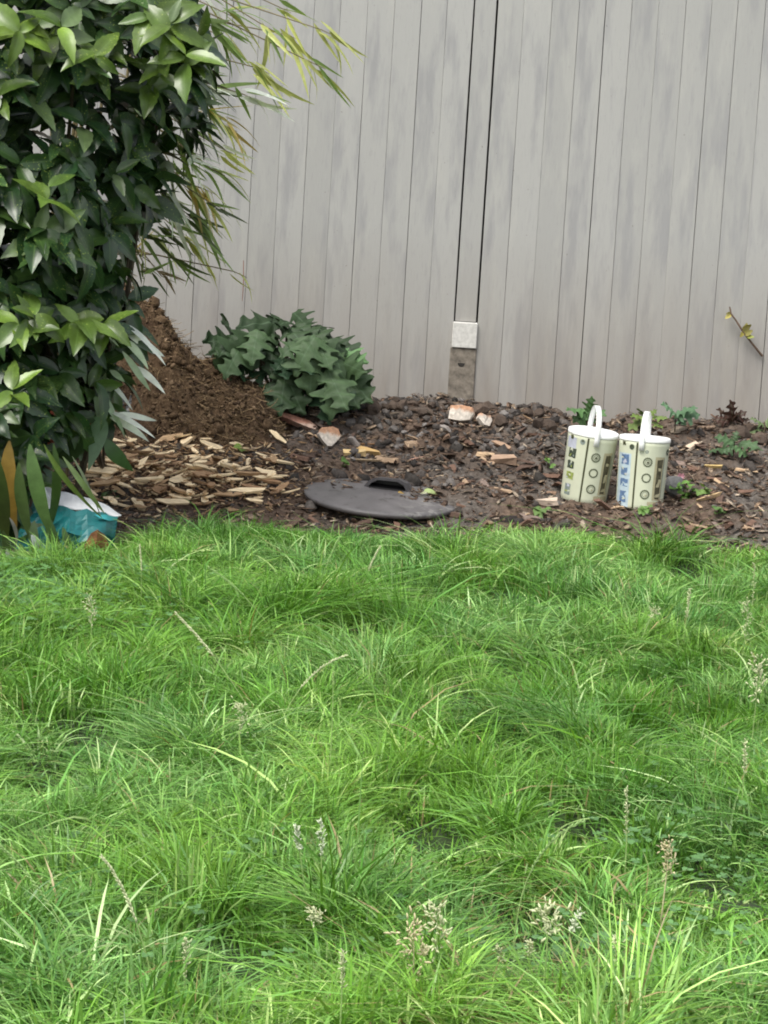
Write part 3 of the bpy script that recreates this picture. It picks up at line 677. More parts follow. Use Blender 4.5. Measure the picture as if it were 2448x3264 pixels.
    for i, (a_, b_, mt) in enumerate(blocks):
        patch('pictogram', lp-13, lp+11-3*(i % 2), zf(b_), zf(a_), mt, .0006, 0, 1.2)
        for _ in range(3):
            q0 = lp-12+random.uniform(0, 16); zc_ = zf(a_+(b_-a_)*random.uniform(.15, .85)); mt2 = random.choice(['print_pale_blue', 'tub_card', 'print_lav'] if blue else ['print_grey', 'print_green', 'print_lav', 'tub_card'])
            patch('pictogram_detail', q0, q0+random.uniform(3, 9), zc_-random.uniform(.002, .006), zc_+random.uniform(.002, .006), mt2, .0008+.0002*_, random.uniform(-1.5, 1.5), 1.8)
    patch('corner_mark', lp-12, lp-2, zf(.09), zf(.03), 'print_olive', .0008, 0, 1)
    patch('picture_frame', bp-14, bp+16, zf(.85), zf(.22), 'print_tan', .0003, 0, .6)
    patch('picture', bp-8, bp+8, zf(.83), zf(.26), 'print_brown', .0007, 0, 1.6)
    patch('picture_detail', bp-5, bp+4, zf(.66), zf(.55), 'print_tan', .001, 1.5, 1.5)
    patch('picture_detail', bp-3, bp+6, zf(.42), zf(.38), 'print_tan', .001, 0, 1)
    patch('picture_detail', bp-8, bp+6, zf(.80), zf(.75), 'print_tan', .001, 3, 1)
    patch('picture_foot', bp-24, bp+20, zf(.93), zf(.87), 'print_tan', .0005, 0, 1)
    patch('picture_edge', bp+12, bp+15, zf(.80), zf(.24), 'print_grey', .0008, 0, .5)
    return t
def lathe(bm, prof, n=40):
    rings = [[bm.verts.new((0, 0, z_))] if r_ == 0 else [bm.verts.new((r_*math.cos(2*math.pi*i/n), r_*math.sin(2*math.pi*i/n), z_)) for i in range(n)] for r_, z_ in prof]
    for A, B in zip(rings, rings[1:]):
        for i in range(n):
            j = (i+1) % n
            if len(A) == 1: bm.faces.new((A[0], B[i], B[j]))
            elif len(B) == 1: bm.faces.new((A[i], B[0], A[j]))
            else: bm.faces.new((A[i], B[i], B[j], A[j]))
b1 = G(1863, 1597); b2 = G(2042, 1622)
tub('printed_tub', b1+[0, .08, -.008], (R_(2.0), R_(4.6), 0), 'left cream tub with dark pictograms, leaning right, white lid and strap handle', False)
tub('printed_tub', b2+[0, .08, -.008], (R_(-2.5), R_(1.2), 0), 'cream tub with pale blue pictogram panel, right of the other tub', True)

# ------------------------------------------------------------------ terracotta pot, teal bag, black plastic
simple('terracotta', (.27, .075, .038), .8, .2, 20, bmp=.2)
pp = G(190, 1462); bm = bmesh.new(); lathe(bm, [(0, .003), (.085, 0), (.118, .16), (.128, .16), (.13, .2), (.118, .203), (.112, .17), (0, .165)], 32)
o = bm_obj('terracotta_pot', bm, MATS['terracotta'], None, True); o.location = (pp[0], pp[1]+.13, pp[2]-.01); o.rotation_euler = (0, .05, 0); tag(o, 'red terracotta flower pot standing behind the lower shrub leaves', 'flower pot')
simple('bag_teal', (.009, .13, .135), .4, .25, 8, spec=.5, bmp=.1); simple('bag_white', (.72, .74, .76), .45, .08, 15, bmp=.1); simple('bag_print', (.21, .085, .035), .6, .35, 30, bmp=.1); simple('bag_pale_teal', (.05, .36, .40), .4, .1, bmp=0)
bgp = G(255, 1765); bag = empty('teal_bag', tuple(bgp)); tag(bag, 'teal plastic sack with white inside lying open under the shrub', 'sack')
By = bgp[1]
def W(px, py, y=0): p = P(px, py, By+y); return p - bgp
def sheet(nm, rows, mat, th=.003, sub_=4, crump=.006, par=bag):
    bm = bmesh.new(); vs = [[bm.verts.new(p) for p in r] for r in rows]
    for A, B in zip(vs, vs[1:]):
        for i in range(len(A)-1): bm.faces.new((A[i], A[i+1], B[i+1], B[i]))
    bmesh.ops.subdivide_edges(bm, edges=bm.edges[:], cuts=sub_, use_grid_fill=True)
    for v in bm.verts: v.co += Vector((0, 2.2*crump*(float(vnoise(v.co.x*28+v.co.z*9, v.co.z*22, 3))-.5)*2+crump*math.sin(v.co.x*60+v.co.z*90), crump*math.sin(v.co.x*90+v.co.y*40)))
    bmesh.ops.solidify(bm, geom=bm.faces[:], thickness=th)
    o = bm_obj(nm, bm, MATS[mat], None, False); o.parent = par; o.matrix_parent_inverse = Matrix(); return o
sheet('front_panel', [[W(40, 1790, .0), W(130, 1800, -.02), W(215, 1800, -.03), W(320, 1800, -.01), W(356, 1780, .04)], [W(60, 1700, .02), W(140, 1700, -.02), W(220, 1700, -.05), W(320, 1710, -.03), W(366, 1710, .05)], [W(110, 1590, .1), W(165, 1610, .05), W(225, 1622, .0), W(310, 1632, .02), W(376, 1650, .08)]], 'bag_teal')
sheet('inside_panel', [[W(112, 1587, .105), W(165, 1607, .056), W(225, 1619, .006), W(310, 1629, .026), W(378, 1647, .085)], [W(115, 1535, .2), W(170, 1560, .2), W(232, 1575, .2), W(320, 1600, .21), W(388, 1640, .2)]], 'bag_white', crump=.002)
sheet('folded_flap', [[W(122, 1618, .03), W(150, 1622, .02), W(172, 1616, .02)], [W(116, 1580, .05), W(140, 1580, .045), W(162, 1590, .04)], [W(116, 1530, .09), W(128, 1530, .085), W(146, 1556, .08)]], 'bag_white', crump=.002)
sheet('light_corner', [[W(322, 1652, .005), W(345, 1660, .03), W(372, 1656, .07)], [W(300, 1640, -.002), W(340, 1642, .028), W(376, 1648, .074)]], 'bag_pale_teal', crump=.001)
sheet('printed_patch', [[W(262, 1800, -.055), W(300, 1800, -.05), W(345, 1800, -.01)], [W(268, 1740, -.065), W(305, 1740, -.06), W(348, 1740, -.01)], [W(290, 1702, -.062), W(312, 1688, -.055), W(334, 1704, -.02)]], 'bag_print', crump=.001)
simple('black_plastic', (.02, .022, .027), .3, .3, 20, spec=.6, bmp=.3)
bp_ = G(430, 1385); n_ = 18; bm = bmesh.new(); g_ = []
for i in range(n_):
    for j in range(n_):
        u_, v_ = i/(n_-1)-.5, j/(n_-1)-.5
        z_ = .12*math.exp(-(u_*u_+v_*v_)*7)*(1+.6*float(vnoise(u_*9+4, v_*9+2, 5))) + .05*float(vnoise(u_*14, v_*14, 9)) - .02
        g_.append(bm.verts.new((u_*.26, v_*.22, max(z_, -.015)+v_*.05)))
for i in range(n_-1):
    for j in range(n_-1): bm.faces.new((g_[i*n_+j], g_[i*n_+n_+j], g_[i*n_+n_+j+1], g_[i*n_+j+1]))
o = bm_obj('plastic_sheet', bm, MATS['black_plastic']); o.location = (bp_[0]-.02, bp_[1]+.08, bp_[2]); tag(o, 'crumpled black plastic at the front foot of the compost heap', 'plastic sheet')

# ------------------------------------------------------------------ spotted laurel shrub
def prof_aucuba(t): return max(.0, (math.sin(math.pi*min(1, t**.82)))**.85)*(1-.15*t) if 0 < t < 1 else .02
AUC = [leaf_template(1, .205+.025*(k % 3), 12, prof_aucuba, fold=.35-.1*(k % 2), droop=.12+.13*k, wav=.008, teeth=.07, seed=k) for k in range(4)]
AUCM = [tmesh('shrub_leaf', T) for T in AUC]
leafmat('aucuba_part', 'obj', .33, .08, (140, .64, (.30, .38, .08), .7), (.11, .19, .05), spec=.5, var=.3, vscale=18); leafmat('aucuba_mass', 'attr', .33, .08, (140, .64, (.30, .38, .08), .7), (.11, .19, .05), spec=.5, var=.3, vscale=18)
simple('bark_stem', (.07, .055, .035), .9, .4, 40, bmp=.5)
SY = 9.6
shrub = empty('laurel_shrub', (-1.25, 9.85, float(H(-1.25, 9.85)))); tag(shrub, 'dense spotted laurel shrub with large glossy green leaves at the left', 'shrub')
ey = [-600, 0, 120, 260, 400, 560, 700, 820, 930, 1020, 1120, 1250, 1380, 1500, 1600]; ex = [560, 610, 640, 620, 560, 480, 400, 370, 350, 375, 365, 310, 260, 170, 60]
eP = [P(a_, b_, SY) for a_, b_ in zip(ex, ey)]; ez = np.array([p[2] for p in eP])[::-1]; exx = np.array([p[0] for p in eP])[::-1]
def xr(z): return np.interp(z, ez, exx)
CX, CY, AY = -1.45, 9.75, .62
def whorls(n, r0, r1, zlo=.3, zhi=2.35):
    z = rng.uniform(zlo, zhi, n*3); ph = rng.uniform(0, 2*math.pi, n*3)
    keep = (np.sin(ph) < .75); z, ph = z[keep][:n], ph[keep][:n]; n = len(z)
    q = rng.uniform(r0, r1, n); ax = np.maximum(.15, xr(z)-CX); lo = sst(.05, .5, z)
    ay = AY*(.35+.65*lo)
    lump = 1 + .14*(fbm(ph*2.2+3, z*4, 91, 2)-.5)*2
    ax = np.where(np.cos(ph) < 0, .8, ax)
    pos = np.stack([CX+ax*np.cos(ph)*q*lump, CY+ay*np.sin(ph)*q*lump, z], 1)
    nrm = np.stack([np.cos(ph)/ax, np.sin(ph)/ay, .35+0*z], 1); nrm /= np.linalg.norm(nrm, axis=1, keepdims=True)
    return pos, nrm
def whorl_leaves(pos, nrm, tone):
    Ps, Ds, Us, Ss, Cs, Hs = [], [], [], [], [], []
    for p, a_, tn in zip(pos, nrm, tone):
        ax = a_*.75 + np.array([0, 0, .55]) + rng.normal(0, .25, 3); ax /= np.linalg.norm(ax)
        s1 = np.cross(ax, [0.3, .2, 1]); s1 /= np.linalg.norm(s1); s2 = np.cross(ax, s1)
        nl = rng.integers(4, 8); a0 = rng.uniform(0, 6.28)
        hue = rng.uniform()
        for k in range(nl):
            t = a0 + k*2.4; tl = rng.uniform(.75, 1.55)
            d = ax*math.cos(tl) + (s1*math.cos(t)+s2*math.sin(t))*math.sin(tl) + np.array([0, 0, -.22])
            d /= np.linalg.norm(d)
            if rng.uniform() < .12: continue
            Ps.append(p + ax*rng.uniform(-.03, .03)); Ds.append(d); Us.append(ax + np.array([0, -.45, .25]) + rng.normal(0, .25, 3)); Ss.append(rng.uniform(.085, .16))
            young = np.clip(tn + rng.normal(0, .10), 0, 1)
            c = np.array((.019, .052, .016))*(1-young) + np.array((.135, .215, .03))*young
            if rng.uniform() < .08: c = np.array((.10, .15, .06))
            Cs.append(c*rng.uniform(.75, 1.25))
    return map(np.array, (Ps, Ds, Us, Ss, Cs))
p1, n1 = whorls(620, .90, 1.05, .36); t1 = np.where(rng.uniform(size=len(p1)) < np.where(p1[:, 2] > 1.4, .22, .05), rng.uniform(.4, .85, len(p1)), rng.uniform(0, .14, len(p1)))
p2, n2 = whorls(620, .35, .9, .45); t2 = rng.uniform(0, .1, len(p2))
# the bright rosette low on the left, and a few bright tips seen in the photograph
bp3 = np.array([P(60, 1040, 9.1), P(110, 1010, 9.12), P(250, 1040, 9.2), P(330, 1030, 9.25), P(590, 190, 9.15), P(540, 90, 9.15), P(190, 100, 9.1), P(60, 110, 9.1), P(150, 620, 9.1), P(300, 190, 9.12), P(40, 1250, 9.0), P(480, 60, 9.2)]); n3 = np.tile(np.array([[.2, -.8, .5]]), (len(bp3), 1)); t3 = np.full(len(bp3), .62)
bp4 = np.array([P(rng.uniform(-60, 130), rng.uniform(1370, 1640), 9.25+rng.uniform(-.1, .2)) for _ in range(16)] + [P(rng.uniform(-60, 60), rng.uniform(1600, 1730), 9.25) for _ in range(6)]); n4 = np.tile(np.array([[.2, -.8, .1]]), (len(bp4), 1)); t4 = np.zeros(len(bp4))
Ps, Ds, Us, Ss, Cs = whorl_leaves(np.concatenate([p1, p2, bp3, bp4]), np.concatenate([n1, n2, n3, n4]), np.concatenate([t1, t2, t3, t4]))
Fm = frames(Ds, Us, rng.normal(0, .3, len(Ds)))
kind = rng.integers(0, 4, len(Ps))
# the leaves that show largest: nearest one in each small patch of the view
ctr = Ps + Ds*Ss[:, None]*.5; qx, qy, qz = proj(ctr)
inv_ = (qx > -40) & (qx < 2448) & (qy > -40) & (qy < 1800)
vis = {}
for i in np.where(inv_)[0][np.argsort(qz[inv_])]:
    c_ = (int(qx[i]//46), int(qy[i]//46))
    if c_ not in vis: vis[c_] = i
vis = sorted(vis.values(), key=lambda i: -Ss[i]*abs(Fm[i][:, 2] @ F_)/1.0)[:298]
isp = np.zeros(len(Ps), bool); isp[vis] = True
def stuff_leaves(name, tmpl, sel, mat, parent):
    Vs, Fs, Ts, Rs = [], [], [], []; off = 0
    for k, (T, F, rb) in enumerate(tmpl):
        s = np.where(sel & (kind == k))[0]
        V, Fa = instance(T, F, Fm[s]*Ss[s][:, None, None], Ps[s]); Vs.append(V); Fs.append(Fa+off); off += len(V)
        Ts.append(np.repeat(Cs[s], len(T), 0)); Rs.append(np.tile(rb, len(s)))
    o = link(name, bigmesh(name, np.concatenate(Vs), [np.concatenate(Fs)], np.concatenate(Ts), np.concatenate(Rs), True), parent, mat); o['kind'] = 'stuff'; return o
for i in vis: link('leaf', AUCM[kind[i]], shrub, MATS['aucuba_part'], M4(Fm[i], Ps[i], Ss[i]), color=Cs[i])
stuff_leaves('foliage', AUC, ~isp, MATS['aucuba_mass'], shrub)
b0 = np.array([-1.22, 9.85, float(H(-1.22, 9.85))])
for k in range(9):
    j = rng.integers(0, len(p1)); e_ = p1[j]*.85 + np.array([CX, CY, 1.2])*.15; s_ = b0 + rng.normal(0, .06, 3)*[1, 1, 0] - [0, 0, .03]
    mid_ = s_*.5 + e_*.5 + rng.normal(0, .05, 3) - [0, 0, .1]
    bm = bmesh.new(); tube(bm, [s_, s_*.7+mid_*.3+[0, 0, .05], mid_, e_], [.016, .014, .011, .005]); bm_obj('stem', bm, MATS['bark_stem'], shrub)

# ------------------------------------------------------------------ bamboo behind the shrub
def prof_bam(t): return (min(1, t*6+.15)*(1-t)**.6)*1.0 if t < 1 else 0.0
BAM = [leaf_template(1, .047+.014*(k % 2), 6, prof_bam, fold=.25, droop=.05+.14*k, cols=1, seed=k) for k in range(4)]
BAMM = [tmesh('bamboo_leaf', T) for T in BAM]
leafmat('bamboo_part', 'obj', .4, .3, None, None, var=.2); leafmat('bamboo_mass', 'attr', .4, .3, None, None, var=.2)
bam = empty('bamboo', (-.95, 10.7, float(H(-.95, 10.7)))); tag(bam, 'bamboo with narrow yellow green leaves poking out beyond the shrub', 'bamboo')
simple('cane', (.16, .13, .06), .6, .4, 30, bmp=.1)
YG, GR, OC, WH_SHEEN, DK = (.48, .52, .18), (.20, .30, .09), (.46, .36, .12), (.76, .82, .76), (.07, .10, .035)  # the near-white tone puts the sky's glint into the leaf colour
clusters = [(1010, 200, 38, 5, 14, 190, (YG, YG, GR)), (1040, 95, 52, 4, 12, 210, (YG, YG)), (930, 20, 25, 4, 20, 170, (GR, YG)), (820, 300, 28, 5, 18, 170, (WH_SHEEN, WH_SHEEN, GR)), (745, 470, 40, 4, 12, 150, (WH_SHEEN, YG)), # pixel of the node, main direction in degrees below horizontal-right, count, spread, length px, palette
 (900, 90, 40, 6, 22, 190, (YG, YG, GR)), (960, 110, 48, 5, 18, 190, (YG, YG)), (860, 215, 42, 7, 14, 200, (YG, YG, GR)), (700, 60, 20, 7, 25, 170, (GR, WH_SHEEN, GR)), (740, 110, 55, 6, 22, 140, (YG, GR)),
 (760, 40, 15, 5, 22, 190, (GR, YG)), (640, 240, 25, 8, 35, 170, (DK, GR, WH_SHEEN)), (700, 290, 22, 6, 18, 170, (WH_SHEEN, GR, DK)), (690, 350, 35, 8, 25, 180, (YG, GR, OC)), (760, 400, 33, 5, 12, 180, (OC, YG)), (640, 400, 60, 8, 25, 170, (DK, GR, DK)),
 (600, 450, 40, 7, 30, 170, (GR, DK)), (640, 500, 38, 6, 18, 150, (WH_SHEEN, GR, WH_SHEEN)), (720, 540, 25, 6, 16, 170, (YG, GR)), (640, 580, 40, 8, 16, 200, (WH_SHEEN, OC, YG, GR)), (690, 600, 50, 5, 12, 190, (OC, YG)), (720, 650, 25, 5, 18, 140, (YG, GR, DK)),
 (570, 620, 50, 8, 25, 170, (DK, GR, WH_SHEEN)), (620, 680, 35, 7, 20, 170, (GR, DK, WH_SHEEN)), (560, 720, 45, 7, 25, 170, (DK, GR)), (640, 760, 40, 6, 16, 190, (GR, YG)), (500, 740, 55, 7, 30, 150, (DK, GR, YG)), (600, 820, 40, 4, 12, 140, (GR, DK)),
 (470, 800, 60, 8, 45, 120, (OC, DK, (.2, .15, .08))), (440, 860, 70, 7, 45, 110, (OC, DK, (.2, .15, .08))), (660, 700, 52, 3, 8, 260, (GR, YG)), (560, 880, 20, 4, 50, 110, (DK, (.2, .15, .08))), (500, 860, 35, 5, 40, 120, (DK, GR, OC)), (790, 865, 42, 2, 6, 110, (YG, YG)), (660, 430, 30, 8, 50, 120, (DK, GR)), (640, 150, 40, 8, 45, 150, (GR, WH_SHEEN, DK)), (600, 330, 40, 9, 45, 150, (GR, DK, DK)), (600, 540, 40, 9, 45, 140, (GR, DK, DK)), (660, -60, 40, 9, 40, 170, (GR, WH_SHEEN, YG)), (720, -90, 40, 7, 30, 170, (GR, YG))]
bl = []
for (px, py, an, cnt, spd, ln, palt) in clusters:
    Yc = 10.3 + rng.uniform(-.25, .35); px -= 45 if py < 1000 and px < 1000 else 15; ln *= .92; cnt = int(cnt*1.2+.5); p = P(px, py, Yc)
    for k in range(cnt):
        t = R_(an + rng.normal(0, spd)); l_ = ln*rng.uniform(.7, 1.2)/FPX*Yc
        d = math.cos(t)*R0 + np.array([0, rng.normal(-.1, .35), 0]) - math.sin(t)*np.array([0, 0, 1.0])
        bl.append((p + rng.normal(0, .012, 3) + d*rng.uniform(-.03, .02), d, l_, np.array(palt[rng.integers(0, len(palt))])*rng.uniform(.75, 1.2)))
    # twig from the cane to the node
    root = np.array([-1.12 + rng.uniform(-.1, .1), Yc+.1, p[2] + rng.uniform(.0, .25)])
    bm = bmesh.new(); tube(bm, [root, root*.5+p*.5+[0, 0, .03], p, p + (np.array([1, 0, -.4])*.05)], [.0035, .003, .002, .001], 5); bm_obj('twig', bm, MATS['cane'], bam)
Ps = np.array([q[0] for q in bl]); Ds = np.array([q[1] for q in bl]); Ss = np.array([q[2] for q in bl]); Cs = np.array([q[3] for q in bl])
ups = np.tile(np.array([[0, -.6, .8]]), (len(bl), 1)); Fm = frames(Ds, ups, rng.normal(0, .8, len(bl))); kind = rng.integers(0, 4, len(bl))
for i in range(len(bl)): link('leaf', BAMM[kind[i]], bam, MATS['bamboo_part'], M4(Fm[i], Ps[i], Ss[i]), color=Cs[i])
for k in range(10):
    x_ = -1.2 + rng.uniform(-.2, .08); y_ = 10.65 + rng.uniform(-.2, .2); z0 = float(H(x_, y_))
    bm = bmesh.new(); tp = np.array([x_ + rng.uniform(-.1, .25), y_+rng.uniform(-.1, .1), 2.3]); bb = np.array([x_, y_, z0-.02])
    tube(bm, [bb, bb*.66+tp*.34, bb*.33+tp*.67-[.02, 0, 0], tp], [.007, .007, .006, .003], 6); bm_obj('cane', bm, MATS['cane'], bam)
bm = bmesh.new(); q0, q1 = P(776, 830, 11.5), P(772, 960, 11.5); tube(bm, [q0, q0*.5+q1*.5+[.003, 0, 0], q1], [.0015, .002, .001], 5)
simple('red_stem', (.22, .09, .06), .7); bm_obj('dry_twig', bm, MATS['red_stem'], bam)

# strap-leaved plant, sky sheen painted into the leaf colour, in front of the heap and below the shrub
sl = empty('strap_leaf_plant', tuple(G(330, 1500)+[0, 0, 0])); tag(sl, 'plant with drooping strap leaves, painted sky sheen, under the shrub beside the heap', 'plant')
STR = [leaf_template(1, .055+.012*(k % 2), 10, lambda t: (.12+.88*math.sin(math.pi*t**.8)) if t < 1 else 0, fold=.3, droop=.1+.2*k, cols=1, seed=k, sweep=(.16, -.13, .05, -.2)[k]) for k in range(4)]
STRM = [tmesh('strap_leaf', T) for T in STR]
def straps(parent, lst, Y):
    for (x0, y0, x1, y1, c, wd) in lst:
        wd = wd*(.66 if Y < 9.3 else 1); y0 -= 85 if (Y < 9.3 and y0 < 1570) else 0
        Yl = Y+rng.uniform(-.06, .06)
        a_, b_ = P(x0, y0, Yl), P(x1, y1, Yl+rng.uniform(-.06, .04)); d = b_-a_; L = np.linalg.norm(d)
        M = frames(d[None], np.array([[0, -.9, .45]]), np.array([rng.normal(0, .35)]))[0]; M = M*np.array([wd/(.11*L*1000) if False else 1.45*wd/(L*.11), 1, 1])[None]
        link('leaf', STRM[rng.integers(0, 3)], parent, MATS['bamboo_part'], M4(M, a_, L), color=np.array(c)*rng.uniform(.85, 1.1))
PW_SHEEN, PG = (.74, .80, .74), (.34, .44, .30)  # the near-white is sky reflection on glossy leaves, painted as base colour
straps(sl, [(395, 1030, 560, 1145, PW_SHEEN, .026), (400, 1060, 530, 1140, PW_SHEEN, .02), (390, 1080, 500, 1150, PG, .02), (420, 1165, 545, 1225, PW_SHEEN, .018), (390, 1120, 480, 1245, PG, .014), (330, 1200, 440, 1290, PW_SHEEN, .012), (345, 1310, 512, 1370, PW_SHEEN, .016), (350, 1330, 490, 1378, PW_SHEEN, .018), (380, 1315, 505, 1345, PW_SHEEN, .012), (330, 1290, 440, 1385, PG, .014), (300, 1230, 400, 1330, PG, .016), (350, 1180, 400, 1210, PG, .014), (300, 1330, 372, 1440, (.14, .24, .13), .055), (340, 1400, 385, 1520, (.06, .13, .04), .03), (250, 1380, 190, 1555, (.035, .07, .02), .07), (300, 1260, 350, 1350, PG, .02), (180, 1180, 240, 1290, (.12, .2, .08), .035)], 9.55)
for (x1, y1) in [(395, 1045), (345, 1310), (300, 1330), (330, 1200)]:
    e_ = P(x1, y1, 9.6); s_ = np.array(sl.location); bm = bmesh.new(); tube(bm, [s_, s_*.4+e_*.6-[.04, 0, 0], e_], [.006, .005, .003], 5); bm_obj('stem', bm, MATS['bark_stem'], sl)
s2 = empty('strap_leaf_plant', tuple(G(60, 1640))); tag(s2, 'dark plant of long hanging strap leaves in front of the teal sack', 'plant')
straps(s2, [(30, 1490, 0, 1700, (.30, .19, .04), .045), (95, 1500, 128, 1740, (.09, .16, .05), .042), (170, 1500, 225, 1760, (.06, .11, .03), .038), (60, 1560, 60, 1760, (.08, .13, .04), .035), (140, 1500, 290, 1700, (.13, .2, .05), .02), (200, 1540, 330, 1640, (.10, .15, .05), .016), (230, 1540, 345, 1650, (.14, .18, .1), .012), (30, 1650, 95, 1755, (.3, .3, .28), .016), (20, 1750, 50, 1830, (.2, .23, .2), .03), (100, 1705, 150, 1770, (.26, .3, .28), .03), (0, 1560, 20, 1800, (.05, .08, .02), .05), (60, 1730, 110, 1840, (.06, .1, .03), .03), (150, 1640, 175, 1800, (.05, .10, .03), .03), (110, 1660, 90, 1810, (.05, .09, .03), .03), (10, 1690, 60, 1860, (.04, .07, .02), .035), (200, 1680, 230, 1800, (.07, .13, .04), .022), (0, 1780, 70, 1880, (.05, .10, .03), .03), (130, 1770, 180, 1850, (.06, .12, .03), .025)], 9.05)
for (x1, y1) in [(95, 1500), (30, 1490), (170, 1500)]:
    e_ = P(x1, y1, 9.1); s_ = np.array(s2.location); bm = bmesh.new(); tube(bm, [s_, s_*.6+e_*.4+[.0, .05, .12], e_], [.008, .007, .004], 5); bm_obj('stem', bm, MATS['bark_stem'], s2)

# ------------------------------------------------------------------ lobed-leaf plant by the fence
def lobed(seed, L=1.0, Wd=.42, droop=.3):
    r = np.random.default_rng(seed); nl = 3; n_ = 36; V, F, rb = [], [], []
    for i in range(n_+1):
        t = i/n_
        env = math.sin(math.pi*min(1, (t*.93+.05)**.8))**.7
        lob = .5+.5*math.cos((t*nl-.35)*2*math.pi)
        for sgn in (-1, 1): pass
        cols = []
        for k in (-3, -2, -1, 0, 1, 2, 3):
            ph = .07 if k < 0 else 0
            lb = .5+.5*math.cos(((t+ph)*nl-.4)*2*math.pi); lb = float(sst(.12, .8, lb)); wv = env*Wd*(.42+.58*lb)*(1 if t < .99 else .1)
            x_ = wv*k/3*(1+.1*math.sin(seed+k*5+t*9))
            z_ = -droop*t*t + abs(x_)*.10*math.cos(t*7+seed) - abs(x_)**2*.5 + .025*math.sin(t*21+k)
            V.append((x_, t + abs(x_)*.12, z_)); rb.append(1.0 if k == 0 else 0.0)
    for i in range(n_):
        for k in range(6): a_ = i*7+k; F.append((a_, a_+1, a_+8, a_+7))
    return np.array(V), np.array(F), np.array(rb)
LOB = [lobed(k, Wd=.40+.05*(k % 3), droop=.12+.16*k) for k in range(4)]; LOBM = [tmesh('lobed_leaf', T) for T in LOB]
leafmat('lobed_part', 'obj', .55, .12, None, (.14, .22, .13), spec=.3, var=.2, vscale=30)
lp_ = G(920, 1345); lp_[1] = 11.35; lp_[2] = float(H(lp_[0], 11.35))
lob = empty('lobed_leaf_plant', tuple(lp_)); tag(lob, 'bushy plant with deeply lobed grey green leaves against the fence', 'plant')
specs = [ # pixel of leaf base, pixel of tip, y offset, tone
 (905, 1040, 880, 1000, -.02, 0), (870, 1060, 800, 1075, 0, .3), (900, 1030, 760, 1010, .05, .1), (860, 1070, 650, 1105, -.02, .2), (760, 1090, 645, 1080, .05, .05), (800, 1080, 720, 1200, -.12, .6), (820, 1060, 800, 1150, -.13, .7), (770, 1100, 715, 1195, -.15, .55), (760, 1080, 690, 1130, -.1, .3), (740, 1070, 755, 1010, .05, .1), (930, 1030, 900, 1000, 0, .1),
 (920, 1050, 985, 1090, -.1, .4), (940, 1040, 1010, 1060, -.02, .3), (960, 1090, 900, 1120, -.16, .6), (990, 1085, 1010, 1240, -.2, .9), (1000, 1080, 940, 1170, -.2, .75), (1010, 1090, 1060, 1160, -.16, .7), (980, 1060, 1060, 1100, -.08, .5), (1030, 1070, 1110, 1120, -.03, .1), (1060, 1090, 1130, 1110, .02, .1), (1040, 1100, 1110, 1170, -.1, .45),
 (1090, 1130, 1172, 1150, -.08, 1.0), (1080, 1150, 1165, 1190, -.12, .6), (1060, 1200, 1075, 1330, -.2, .85), (1050, 1190, 1110, 1310, -.22, .9), (1100, 1190, 1190, 1285, -.1, .5), (1090, 1200, 1150, 1300, -.12, .4), (1080, 1180, 1140, 1240, -.1, .4), (910, 1190, 890, 1330, -.16, .35), (920, 1210, 950, 1300, -.16, .3), (900, 1200, 860, 1270, -.13, .2), (830, 1250, 840, 1300, -.13, .15), (940, 1000, 980, 1040, .05, .1), (1000, 1040, 1050, 1050, .04, .05), (1120, 1190, 1185, 1240, -.02, .1), (870, 1110, 860, 1180, -.05, .0), (960, 1120, 930, 1200, -.05, .0), (1040, 1130, 1030, 1220, -.05, .0), (800, 1120, 790, 1190, -.02, .0), (700, 1120, 690, 1200, .0, .0)]
for (x0, y0, x1, y1, dy, tn) in specs:
    Yl = 11.36 + dy*.8
    a_, b_ = P(x0, y0, Yl+.05), P(x1, y1, Yl-.06); d = b_-a_; a_ = a_ - d*.10; d = d*1.02; L = max(.105, np.linalg.norm(d))
    M = frames(d[None], np.array([[rng.normal(0, .2), -.75, .65]]), np.array([rng.normal(0, .3)]))[0]
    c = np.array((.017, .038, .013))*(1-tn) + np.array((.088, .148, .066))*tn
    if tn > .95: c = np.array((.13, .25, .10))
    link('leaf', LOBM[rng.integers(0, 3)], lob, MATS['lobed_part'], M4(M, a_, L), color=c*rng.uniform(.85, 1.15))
    if rng.uniform() < .6:
        bm = bmesh.new(); s_ = lp_ + rng.normal(0, .03, 3)*[1, 1, 0]; tube(bm, [s_, s_*.5+a_*.5+[0, 0, .05], a_], [.006, .005, .003], 5); bm_obj('stem', bm, MATS['red_stem'] if False else MATS['bark_stem'], lob)
for k in range(40):      # inner leaves that close the plant
    t = rng.uniform(0, 6.28); rr_ = rng.uniform(.02, .22); a_ = lp_ + np.array([rr_*math.cos(t), .05+rr_*math.sin(t)*.5, rng.uniform(.04, .26)])
    d = np.array([math.cos(t), math.sin(t)-.5, rng.uniform(-.5, .3)]); M = frames(d[None], np.array([[0, -.4, 1.0]]), np.array([rng.normal(0, .4)]))[0]
    link('leaf', LOBM[k % 4], lob, MATS['lobed_part'], M4(M, a_, rng.uniform(.11, .18)), color=np.array((.02, .05, .022))*rng.uniform(.7, 1.3))

